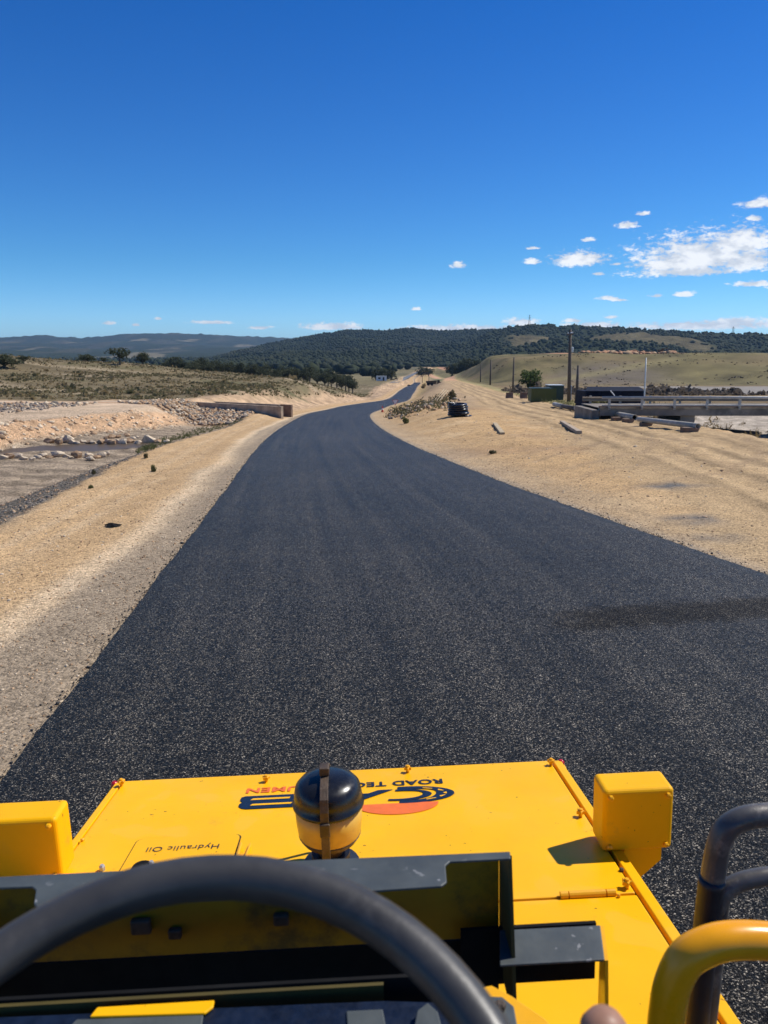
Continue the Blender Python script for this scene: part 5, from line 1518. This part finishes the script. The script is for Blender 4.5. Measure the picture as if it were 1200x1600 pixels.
# ------------------------------------------------------------------ things on the right
# stack of black drainage pipe coils
p = gp(716, 651.5)
e = empty('pipe_coil_stack', p)
tag(e, 'stack of black corrugated drainage pipe coils standing on the sand', 'pipe coils')
def coil(cx, cy, cz, R, r, turns, seed):
    rr_ = random.Random(seed)
    bm = bmesh.new()
    pts = []
    N = 30
    for k in range(int(N * turns) + 1):
        a = 2 * math.pi * k / N
        wob = 1 + 0.03 * math.sin(a * 2.3 + seed)
        pts.append((cx + R * wob * math.cos(a), cy + R * wob * math.sin(a), cz + r * 1.75 * k / N + rr_.uniform(-.008, .008)))
    rad = [r * (1 + 0.06 * (-1) ** k) for k in range(len(pts))]
    tube(bm, pts, rad, 8)
    obj('pipe_coil', bm, M['black_poly'], e, smooth=True)
coil(-0.05, 0, 0.085, 0.60, 0.085, 2.1, 1); coil(-0.02, 0.02, 0.40, 0.62, 0.085, 2.1, 2); coil(-0.06, 0, 0.70, 0.60, 0.085, 1.6, 3)
coil(-0.05, 0, 0.085, 0.40, 0.08, 5.4, 4); coil(-0.05, 0, 0.10, 0.22, 0.08, 5.0, 5)
bm = bmesh.new(); tube(bm, smooth_curve([(0.30, -0.68, 0.08), (0.62, -0.55, 0.075), (0.86, -0.2, 0.07), (0.82, 0.2, 0.07)], 6), 0.08, 8); obj('loose_end', bm, M['black_poly'], e, smooth=True)
bm = bmesh.new(); tube(bm, smooth_curve([(0.1, -0.70, 0.26), (0.48, -0.58, 0.27), (0.66, -0.2, 0.30), (0.6, 0.2, 0.3)], 6), 0.085, 8); obj('loose_end', bm, M['black_poly'], e, smooth=True)

# boards and kerb pieces lying on the sand
def beam_between(name, a, b, wd, ht, mat, label, cat, lift=0.0, parent=None):
    A, B = Vector(a), Vector(b)
    d = (B - A); L = d.length
    e = bpy.data.objects
    bm = bmesh.new(); box(bm, -L / 2, L / 2, -wd / 2, wd / 2, 0, ht)
    o = obj(name, bm, M[mat], parent, bevel=min(wd, ht) * 0.15)
    o.location = (A + B) / 2 + Vector((0, 0, lift)); o.rotation_euler = d.to_track_quat('X', 'Z').to_euler()
    if label: tag(o, label, cat)
    return o
beam_between('timber_board', gp(773, 663), gp(785, 679), 0.22, 0.10, 'timber_pale', 'pale board lying on the sand right of the pipe coils', 'board')
beam_between('kerb_stone', gp(878, 661), gp(905, 678), 0.25, 0.14, 'concrete', 'fallen concrete kerb stone on the sand by the dirt road', 'kerb')
for i, (u0, v0, u1, v1) in enumerate(((679, 627, 694, 614), (682, 628, 697, 616), (686, 629, 700, 617))):
    a, b = gp(u0, v0), gp(u1, v1)
    bm = bmesh.new(); tube(bm, [a + Vector((0, 0, .15)), b + Vector((0, 0, 0.7))], 0.06, 8)
    tag(obj('pale_pole', bm, M['timber_pale'], None, smooth=True), '%s of three pale poles leaning on the bush by the stone heap' % ('leftmost', 'middle one', 'rightmost')[i], 'pole', 'pale poles by the stone heap')
# black rag on the left shoulder
p = gp(174, 823)
bm = bmesh.new()
pts = [bm.verts.new((p.x + 0.13 * math.cos(a) * (1 + .4 * math.sin(3 * a)) + 0.02, p.y + 0.10 * math.sin(a), p.z + 0.012 + 0.02 * abs(math.sin(a * 2)))) for a in np.linspace(0, 6.28, 13)[:-1]]
c0 = bm.verts.new((p.x, p.y, p.z + 0.075)); c1 = bm.verts.new((p.x + .06, p.y - .02, p.z + 0.03))
for k in range(12): bm.faces.new((pts[k], pts[(k + 1) % 12], c0))
bm.verts.remove(c1)
tag(obj('rag', bm, M['black_matte']), 'crumpled black rag lying on the left shoulder', 'rag')

# pipe barrier on concrete blocks beside the dirt road
blocks = [(1077, 676, 23, 9), (1009, 665.5, 16, 6), (981, 660.5, 15, 7), (963, 657, 14, 6), (946, 652, 12, 6), (922, 646, 10, 5)]
bpos = []
for i, (u, v, wpx, hpx) in enumerate(blocks):
    p = gp(u, v); d = p.length
    ww, hh = wpx * d / FPX, hpx * d / FPX
    bm = bmesh.new()
    extrude_poly(bm, [(-ww / 2, -0.22, 0), (ww / 2 * 0.8, -0.22, 0), (ww / 2 * 1.1, -0.22, hh), (-ww / 2, -0.22, hh)], (0, 0.44, 0))
    o = obj('barrier_block', bm, M['brown_concrete'], None, bevel=0.02); o.location = p - Vector((0, 0, 0.04))
    tag(o, 'concrete block under the pipe barrier, %s from the right' % ORD[i], 'concrete block', 'blocks under the pipe barrier')
    bpos.append(p + Vector((0, 0, hh)))
def pipe_thing(u0, v0, d0, u1, v1, d1, r, label, mat='rail_grey'):
    a, b = pix_ray(u0, v0), pix_ray(u1, v1)
    A = Vector((0, 0, CAM_H)) + a * (d0 / a.y); B = Vector((0, 0, CAM_H)) + b * (d1 / b.y)
    bm = bmesh.new(); 
    d = (B - A).normalized()
    tube(bm, [A, B], r, 16, cap=False)
    o = obj('barrier_pipe', bm, M[mat], None, smooth=True)
    so = o.modifiers.new('wall', 'SOLIDIFY'); so.thickness = 0.025; so.offset = -1
    bm = bmesh.new(); tube(bm, [A + d * 0.25, B - d * 0.25], r * 0.86, 12); obj('pipe_bore', bm, M['black_matte'], o)
    tag(o, label, 'pipe', 'pipes of the barrier beside the dirt road')
dB = [q.y for q in bpos]
pipe_thing(1091, 666, dB[0] - 0.2, 998, 655.0, dB[1] + 0.6, 0.145, 'long grey barrier pipe nearest to us beside the dirt road')
pipe_thing(992, 652.5, dB[2] - 0.2, 961, 646.5, dB[3] + 2.0, 0.17, 'open grey barrier pipe next beyond the longest one')
pipe_thing(950, 647.5, dB[4] - 0.2, 921, 641, dB[5] + 2.0, 0.15, 'short dark barrier pipe half hidden by the leafy bush', 'timber')
pipe_thing(915, 641.5, dB[5] + 1.0, 900, 638, dB[5] + 4, 0.19, 'stubby barrier pipe before the power pole', 'rail_grey')
pipe_thing(899, 638.5, dB[5] + 4.2, 880, 634.5, dB[5] + 9, 0.19, 'second farthest barrier pipe along the dirt road', 'timber')
pipe_thing(880, 635, dB[5] + 9.2, 866, 631.5, dB[5] + 13, 0.2, 'farthest barrier pipe along the dirt road', 'rail_grey')

# bridge over the creek
DB = 48.0
def zrow(v, d): r_ = pix_ray(600, v); return CAM_H + r_.z / r_.y * d
def xcol(u, d): r_ = pix_ray(u, 640); return r_.x / r_.y * d
bx0, bx1 = xcol(935, DB), xcol(1420, DB)
br = empty('bridge', (bx0, DB, 0))
tag(br, 'low concrete bridge with galvanised guard rails over the creek', 'bridge')
def bpart(name, mat, x0, x1, y0, y1, z0, z1, bevel=0.01):
    return boxo(name, M[mat], br, x0 - bx0, x1 - bx0, y0 - DB, y1 - DB, z0, z1, bevel=bevel)
bpart('girder', 'concrete_dark', xcol(938, DB), bx1, DB + 0.1, DB + 0.55, zrow(650, DB), zrow(638.5, DB), 0.03)
bpart('girder', 'concrete_dark', xcol(938, DB), bx1, DB + 4.2, DB + 4.65, zrow(650, DB), zrow(638.5, DB), 0.03)
bpart('deck', 'concrete_dark', xcol(938, DB), bx1, DB + 0.02, DB + 4.7, zrow(638.4, DB), zrow(637.4, DB), 0.02)
bpart('kerb', 'brown_concrete', xcol(938, DB), bx1, DB + 0.2, DB + 0.45, zrow(637.3, DB), zrow(634.8, DB), 0.02)  # dark brown strip added for the shadow band above the girder, hides the deck
def wbeam(yc, z0, z1, mat='galv'):
    bm = bmesh.new()
    h = z1 - z0
    prof = [(0, z0), (-0.05, z0 + h * .1), (-0.05, z0 + h * .3), (0, z0 + h * .45), (0, z0 + h * .55), (-0.05, z0 + h * .7), (-0.05, z0 + h * .9), (0, z1)]
    x0_, x1_ = xcol(938, DB) - bx0, bx1 - bx0
    extrude_poly(bm, [(x0_, yc - DB + a, b) for a, b in prof] + [(x0_, yc - DB + a + 0.012, b) for a, b in prof[::-1]], (x1_ - x0_, 0, 0))
    obj('guard_rail', bm, M[mat], br)
bm = bmesh.new(); tube(bm, [(xcol(940, DB) - bx0, 0, zrow(621.3, DB)), (bx1 - bx0, 0, zrow(621.3, DB))], 0.085, 14); obj('top_rail', bm, M['galv'], br, smooth=True)
bpart('lower_rail', 'galv', xcol(940, DB), bx1, DB - 0.03, DB + 0.05, zrow(634.6, DB), zrow(632.4, DB))
wbeam(DB + 4.5, zrow(633.5, DB), zrow(626.0, DB), 'rail_tan')
x = xcol(952.5, DB)
while x < bx1:
    bpart('rail_post', 'galv', x - 0.07, x + 0.07, DB + 0.06, DB + 0.18, zrow(640, DB), zrow(623, DB))
    bpart('rail_post', 'rail_grey', x - 0.07, x + 0.07, DB + 4.52, DB + 4.64, zrow(640, DB), zrow(624, DB))
    x += (xcol(1003.5, DB) - xcol(952.5, DB))
bpart('pier', 'concrete_dark', xcol(1067, DB), xcol(1090, DB), DB + 0.3, DB + 4.4, -2.9, zrow(650.1, DB), 0.03)
bpart('pier', 'concrete_dark', xcol(1310, DB), xcol(1333, DB), DB + 0.3, DB + 4.4, -2.9, zrow(650.1, DB), 0.03)
bpart('abutment', 'concrete_dark', xcol(926, DB), xcol(937.6, DB), DB + 0.15, DB + 4.6, -2.6, zrow(641, DB), 0.03)
beam_between('timber_beam', Vector((19.6, 52.5, -2.0)), Vector((24.5, 50.2, -2.25)), 0.25, 0.3, 'timber', 'long dark timber beam lying in the creek under the bridge', 'beam')

# sheds, cabinets and poles beyond
def gd(u, v): return gp(u, v)
p = gp(846, 627.5); d = p.y; ww, hh = 32 * d / FPX, 20.5 * d / FPX
e = empty('green_hut', p); tag(e, 'olive green flat-roofed metal hut beside the dirt road', 'hut')
boxo('wall', M['green_hut'], e, -ww / 2, ww / 2, 0, 2.0, 0, hh * 0.95)
boxo('roof', M['green_dark'], e, -ww / 2 - .08, ww / 2 + .08, -0.08, 2.08, hh * 0.95 + .002, hh * 0.95 + 0.08)
boxo('door', M['green_hut'], e, ww * .18, ww * .42, -0.04, -0.003, 0.02, hh * .8)
p = gp(876, 626); d = p.y; ww, hh = 23 * d / FPX, 25 * d / FPX
p = p + Vector((0, 2.5, 0)); p.z = Hs(p.x, p.y)
e = empty('dark_green_shed', p); tag(e, 'dark green shed with pale roof behind the olive hut', 'shed')
boxo('wall', M['green_dark'], e, -ww / 2, ww / 2, 0, 2.4, 0, hh * .92)
boxo('roof', M['roof_light'], e, -ww / 2 - .05, ww / 2 + .05, -0.1, 2.5, hh * .92 + .002, hh * .92 + 0.09)
boxo('door', M['green_hut'], e, -ww * .3, ww * .0, -0.04, -0.003, 0.02, hh * .75)
p = gp(891.5, 626); d = p.y
e = empty('meter_cabinet', p); tag(e, 'tall pale metal cabinet at the foot of the power pole', 'cabinet')
boxo('case', M['roof_light'], e, -.2, .2, 0.5, .9, 0, 23 * d / FPX, bevel=.01); boxo('door', M['galv'], e, -.16, .16, .48, .498, .1, 22 * d / FPX)
for i, (u, v, lbl) in enumerate(((796, 622, 'left'), (818, 622.5, 'right'))):
    p = gp(u, v); d = p.y
    ww = 11 * d / FPX
    bm = bmesh.new(); extrude_poly(bm, [(-ww / 2, -.3, 0), (-ww / 2, .3, 0), (-ww / 2, .1, .5), (-ww / 2, .08, .75), (-ww / 2, -.08, .75), (-ww / 2, -.1, .5)], (ww, 0, 0))
    o = obj('road_barrier', bm, M['brown_concrete'], None, bevel=.02); o.location = p
    tag(o, '%s of two concrete road barriers left of the olive hut' % lbl, 'road barrier', 'concrete road barriers')
# low dark blue building behind the bridge end
p = gp(960, 629); d = 66.0
xa, xb2 = xcol(914, d), xcol(1007, d); zt_, zb3 = zrow(609.5, d), zrow(625, d)
e = empty('blue_shed', ((xa + xb2) / 2, d, Hs((xa + xb2) / 2, d)))
zg = e.location.z
tag(e, 'long low dark blue metal shed behind the bridge end', 'shed')
hw = (xb2 - xa) / 2
bm = bmesh.new(); extrude_poly(bm, [(-hw, 0, -0.3), (hw, 0, -0.3), (hw, 0, zt_ - zg - .12), (-hw, 0, zt_ - zg - .12)], (0, 3.4, 0)); obj('wall', bm, M['navy_metal'], e)
bm = bmesh.new(); extrude_poly(bm, [(-hw - .05, -.1, zt_ - zg - .118), (hw + .05, -.1, zt_ - zg - .118), (hw - .1, 1.6, zt_ - zg + .18), (-hw + .5, 1.6, zt_ - zg + .18)], (0, 0, 0.05)); obj('roof', bm, M['navy_metal'], e)
for k in range(9):
    xk = -hw + (k + .5) * 2 * hw / 9
    boxo('wall_rib', M['navy_metal'], e, xk - .03, xk + .03, -.035, -.002, -.2, zt_ - zg - .13)
bm = bmesh.new(); tube(bm, [(xcol(950, d) - e.location.x, -.4, zrow(610, d) - zg), (xcol(957, d) - e.location.x, -.4, zrow(618, d) - zg)], 0.05, 6); obj('white_stay', bm, M['white_paint'], e)

def pole_thing(name, u, vb, vt, rpx, mat, label, lean=0.0, arms=0, dist=None):
    if dist: p = Vector((xcol(u, dist), dist, 0)); p.z = Hs(p.x, p.y)
    else: p = gp(u, vb)
    d = p.y
    r_ = pix_ray(u, vt); ht = CAM_H + r_.z / r_.y * d - p.z
    e = empty(name, p); tag(e, label, 'pole')
    rad = rpx * d / FPX / 2
    bm = bmesh.new(); tube(bm, [(0, 0, -.2), (lean * .5, 0, ht * .5), (lean, 0, ht)], [rad * 1.15, rad, rad * .75], 10); obj('shaft', bm, M[mat], e, smooth=True)
    if arms:
        boxo('cross_arm', M['timber'], e, lean - .12, lean + .12, -1.1, 1.1, ht - .55, ht - .42)
        for k in (-1, -.35, .35, 1):
            bm = bmesh.new(); lathe(bm, [(.05, 0), (.07, .06), (.05, .16)], (lean, k, ht - .42), 8); obj('insulator', bm, M['white_paint'], e)
        bm = bmesh.new(); lathe(bm, [(.12, 0), (.15, .05), (.15, .5), (.1, .58)], (lean + .28, 0, ht - 2.4), 12); obj('fuse_box', bm, M['roof_light'], e)
    return e
pole_thing('power_pole', 888.8, 628, 515, 5.2, 'timber', 'tall dark timber power pole beside the sheds', -0.2, arms=1)
pole_thing('timber_pole', 900, 630, 571, 4.6, 'timber', 'short timber pole right of the tall power pole', 0.05)
pole_thing('steel_pole', 1006.5, 622, 559, 2.2, 'roof_light', 'thin pale steel pole at the right end of the blue shed', -0.12, dist=64)
pole_thing('line_pole', 801, 613, 558, 2.6, 'timber', 'timber line pole left of the bushy green tree', 0.05)
pole_thing('far_line_pole', 765.8, 601, 562, 2.4, 'timber', 'timber line pole farther along the dirt road', 0.05)
pole_thing('farthest_line_pole', 750.5, 597, 570, 1.6, 'timber', 'thin distant line pole left of the other line poles', 0.05)

# give way sign and barrier board at the bend
p = gp(617.5, 641); d = p.y
e = empty('give_way_sign', p); tag(e, 'white triangular give way sign on a post at the road bend', 'sign')
s = 10 * d / FPX
hsn = zrow(624.5, d) - p.z
bm = bmesh.new(); tube(bm, [(0, .03, -.1), (0, .03, hsn)], .035, 8); obj('post', bm, M['galv'], e, smooth=True)
def tri(k, y0, th, mat, nm):
    cz = hsn - s * .33
    bm = bmesh.new(); extrude_poly(bm, [(-s / 2 * k, y0, cz + s * .31 * k), (s / 2 * k, y0, cz + s * .31 * k), (0, y0, cz - s * .56 * k)], (0, th, 0)); obj(nm, bm, M[mat], e)
tri(1.0, 0, .012, 'red_paint', 'border'); tri(.80, -.004, .003, 'white_paint', 'plate')
p = gp(597.5, 644); d = p.y
e = empty('traffic_cone', p); tag(e, 'red and white striped traffic cone at the inside of the bend', 'traffic cone')
h_ = 9.5 * d / FPX; w_ = 3.8 * d / FPX
boxo('base', M['red_paint'], e, -w_ * .6, w_ * .6, -w_ * .6, w_ * .6, 0, h_ * .06)
for k, (z0, z1, mt) in enumerate(((.06, .38, 'red_paint'), (.382, .62, 'white_paint'), (.622, 1.0, 'red_paint'))):
    r0, r1 = w_ * .5 * (1 - z0 * .72), w_ * .5 * (1 - z1 * .72)
    bm = bmesh.new(); lathe(bm, [(r0, z0 * h_), (r1, z1 * h_)], (0, 0, 0), 16); obj('cone_band', bm, M[mt], e, smooth=False)

# white site huts far down the road, dump truck, cars, sign gantry
def hut(u, v, wpx, hpx, label, mat='white_paint', dist=None):
    p = gp(u, v); d = p.y
    ww, hh = wpx * d / FPX, hpx * d / FPX
    e = empty('site_hut', p); tag(e, label, 'hut', 'white site huts')
    boxo('wall', M[mat], e, -ww / 2, ww / 2, 0, 2.6, 0, hh * .9)
    boxo('roof', M['roof_light'], e, -ww / 2 - .1, ww / 2 + .1, -.1, 2.7, hh * .9 + .002, hh)
    boxo('window', M['glass_dark'], e, -ww * .32, -ww * .08, -.03, -.002, hh * .35, hh * .7)
    boxo('door', M['dark_metal'], e, ww * .12, ww * .28, -.03, -.002, .02, hh * .75)
hut(596, 595, 16, 7.5, 'longer white site hut on the left far down the road'); hut(604, 592, 9, 8, 'smaller taller white site hut beside the longer one')
def car(u, v, wpx, label, mat):
    p = gp(u, v); d = p.y; L = max(wpx * d / FPX, 1.0); k = L / 4.4
    e = empty('parked_car', p); tag(e, label, 'car'); e.scale = (k, k, k)
    bm = bmesh.new(); extrude_poly(bm, [(-2.2, -.85, .35), (2.2, -.85, .35), (2.2, -.85, .85), (1.3, -.85, .95), (.7, -.85, 1.45), (-1.3, -.85, 1.48), (-2.1, -.85, .95)], (0, 1.7, 0)); obj('body', bm, M[mat], e, bevel=.08)
    bm = bmesh.new(); extrude_poly(bm, [(-1.5, -.87, .98), (1.05, -.87, .98), (.62, -.87, 1.38), (-1.2, -.87, 1.40)], (0, 1.74, 0)); obj('window', bm, M['glass_dark'], e)
    for (wx, wy) in ((-1.35, -.8), (1.35, -.8), (-1.35, .8), (1.35, .8)):
        bm = bmesh.new(); lathe(bm, [(.33, -.1), (.33, .1)], (wx, wy, .33), 14, 'Y'); obj('wheel', bm, M['tyre'], e)
car(613, 594, 7, 'dark car parked right of the white site huts', 'dark_metal')
car(619, 593, 6, 'second dark car at the site huts, nearer the road', 'dark_metal')
car(639, 603, 5.5, 'small dark vehicle on the far stretch of the new road', 'dumper_paint')
p = gp(678, 602.5); d = p.y; k = 24 * d / FPX / 8.6
e = empty('dump_truck', p); e.scale = (k, k, k)
tag(e, 'dusty brown articulated dump truck parked between the roads', 'truck')
bm = bmesh.new(); extrude_poly(bm, [(-4.3, -1.3, 1.5), (-3.6, -1.3, 1.1), (1.2, -1.3, 1.2), (1.5, -1.3, 2.9), (-.5, -1.3, 2.7), (-4.5, -1.3, 2.5)], (0, 2.6, 0)); obj('tipper_body', bm, M['dumper_paint'], e, bevel=.05)
bm = bmesh.new(); extrude_poly(bm, [(1.7, -1.1, .9), (4.3, -1.1, .9), (4.3, -1.1, 1.8), (3.3, -1.1, 2.0), (3.1, -1.1, 3.1), (1.8, -1.1, 3.1)], (0, 2.2, 0)); cab = obj('cab', bm, M['dumper_paint'], e, bevel=.06)
bm = bmesh.new(); extrude_poly(bm, [(1.95, -1.13, 2.05), (2.95, -1.13, 2.05), (2.9, -1.13, 2.9), (1.95, -1.13, 2.9)], (0, 2.26, 0)); obj('cab_window', bm, M['glass_dark'], cab)
for wx in (-3.1, -1.2, 3.2):
    for wy in (-1.2, 1.2):
        bm = bmesh.new(); lathe(bm, [(.5, -.3), (.8, -.25), (.82, .0), (.8, .25), (.5, .3)], (wx, wy, .82), 18, 'Y'); obj('wheel', bm, M['tyre'], e)
boxo('frame', M['dark_metal'], e, -4, 4, -.5, .5, .75, 1.08)
p = gp(665, 598); d = p.y
e = empty('sign_gantry', p); tag(e, 'dark portal frame standing behind the dump truck', 'frame')
w_ = 10 * d / FPX; h_ = zrow(584, d) - p.z
for sx in (-1, 1): boxo('upright', M['dark_metal'], e, sx * w_ / 2 - .15, sx * w_ / 2 + .15, -.15, .15, -.2, h_)
boxo('cross_beam', M['dark_metal'], e, -w_ / 2 - .4, w_ / 2 + .4, -.2, .2, h_ + .002, h_ + .8)
# excavator and spoil on the grass hill
def rise(u, dist):
    x_ = xcol(u, dist); return Vector((x_, dist, Hs(x_, dist)))
p = rise(1026, 338); d = p.y; k = 17 * d / FPX / 7.0
e = empty('excavator', p + Vector((0, 0, 0.1))); e.scale = (k, k, k)
tag(e, 'dark excavator working on the crest of the grass hill', 'excavator')
for sy in (-1, 1):
    bm = bmesh.new(); extrude_poly(bm, [(-1.9, sy * 1.0 - .3, .25), (-1.5, sy * 1.0 - .3, 0), (1.5, sy * 1.0 - .3, 0), (1.9, sy * 1.0 - .3, .25), (1.7, sy * 1.0 - .3, .8), (-1.7, sy * 1.0 - .3, .8)], (0, .6, 0)); obj('track', bm, M['dark_metal'], e)
boxo('house', M['dumper_paint'], e, -2.0, 1.2, -1.2, 1.2, .95, 2.0, bevel=.08); boxo('cab', M['dumper_paint'], e, .1, 1.3, -1.2, -.2, 2.003, 2.9, bevel=.06)
bm = bmesh.new(); tube(bm, [(1.0, .2, 1.6), (2.6, .2, 3.2), (4.2, .2, 2.8)], [.28, .25, .2], 6); obj('boom', bm, M['dumper_paint'], e)
bm = bmesh.new(); tube(bm, [(4.2, .2, 2.8), (4.7, .2, 1.0)], [.2, .15], 6); obj('stick', bm, M['dumper_paint'], e)
bm = bmesh.new(); extrude_poly(bm, [(4.3, -.4, .9), (5.1, -.4, 1.0), (5.0, -.4, .2), (4.4, -.4, .3)], (0, 1.2, 0)); obj('bucket', bm, M['dark_metal'], e)
n = 260
uu = rng.uniform(900, 1050, n); dd = rng.uniform(330, 342, n)
pts = np.array([(xcol(a, b), b) for a, b in zip(uu, dd)])
rubble('spoil_bank', 'orange earth spoil heaped along the crest of the grass hill', at_ground(pts[:, 0], pts[:, 1], 0.1), rng.gamma(2.0, 0.22, n) + 0.3, ['orange_earth', 'orange_earth', 'rock_brown'], ICO2, (0.5, 0.8))
# transmission towers on the ridge
for i, (u, v, dist) in enumerate(((827, 509, 2000), (1145, 523, 2050))):
    a = math.atan2(pix_ray(u, v).x, pix_ray(u, v).y)
    zz = float(h_right.height(np.array([a]), np.array([2000.0]))[0])
    e = empty('transmission_tower', (2000 * math.sin(a), 2000 * math.cos(a), zz))
    tag(e, 'lattice power tower %s' % ('on the ridge top above the line poles' if i == 0 else 'on the skyline at far right'), 'tower')
    hh = 24 if i == 0 else 16
    bm = bmesh.new()
    for sx in (-1, 1):
        for sy in (-1, 1): tube(bm, [(sx * 2.6, sy * 2.6, -2), (sx * .5, sy * .5, hh)], .17, 4)
    for k in range(6):
        z0 = hh * k / 6; z1 = hh * (k + 1) / 6; a0 = 2.6 - 2.1 * k / 6; a1 = 2.6 - 2.1 * (k + 1) / 6
        for sy in (-1, 1): tube(bm, [(-a0, sy * a0, z0), (a1, sy * a1, z1)], .1, 4); tube(bm, [(a0, sy * a0, z0), (-a1, sy * a1, z1)], .1, 4)
    obj('lattice', bm, M['dark_metal'], e)
    for zc_ in (.72, .9):
        bm = bmesh.new(); tube(bm, [(-4.5, 0, hh * zc_), (4.5, 0, hh * zc_)], .15, 4); obj('cross_arm', bm, M['dark_metal'], e)

# ------------------------------------------------------------------ haze over the distance
hm = bpy.data.materials.new('haze_air'); hm.use_nodes = True
hn = hm.node_tree; hn.nodes.clear()
ho = hn.nodes.new('ShaderNodeOutputMaterial'); hv = hn.nodes.new('ShaderNodeVolumePrincipled')
hv.inputs['Color'].default_value = (0.42, 0.68, 1.0, 1); hv.inputs['Density'].default_value = 5.0e-5; hv.inputs['Anisotropy'].default_value = 0.2
hn.links.new(hv.outputs[0], ho.inputs['Volume'])
bm = bmesh.new(); box(bm, -9900, 9900, -60, 14000, -45, 330)
tag(obj('haze', bm, hm), 'thin blue haze over the far hills', kind='stuff')
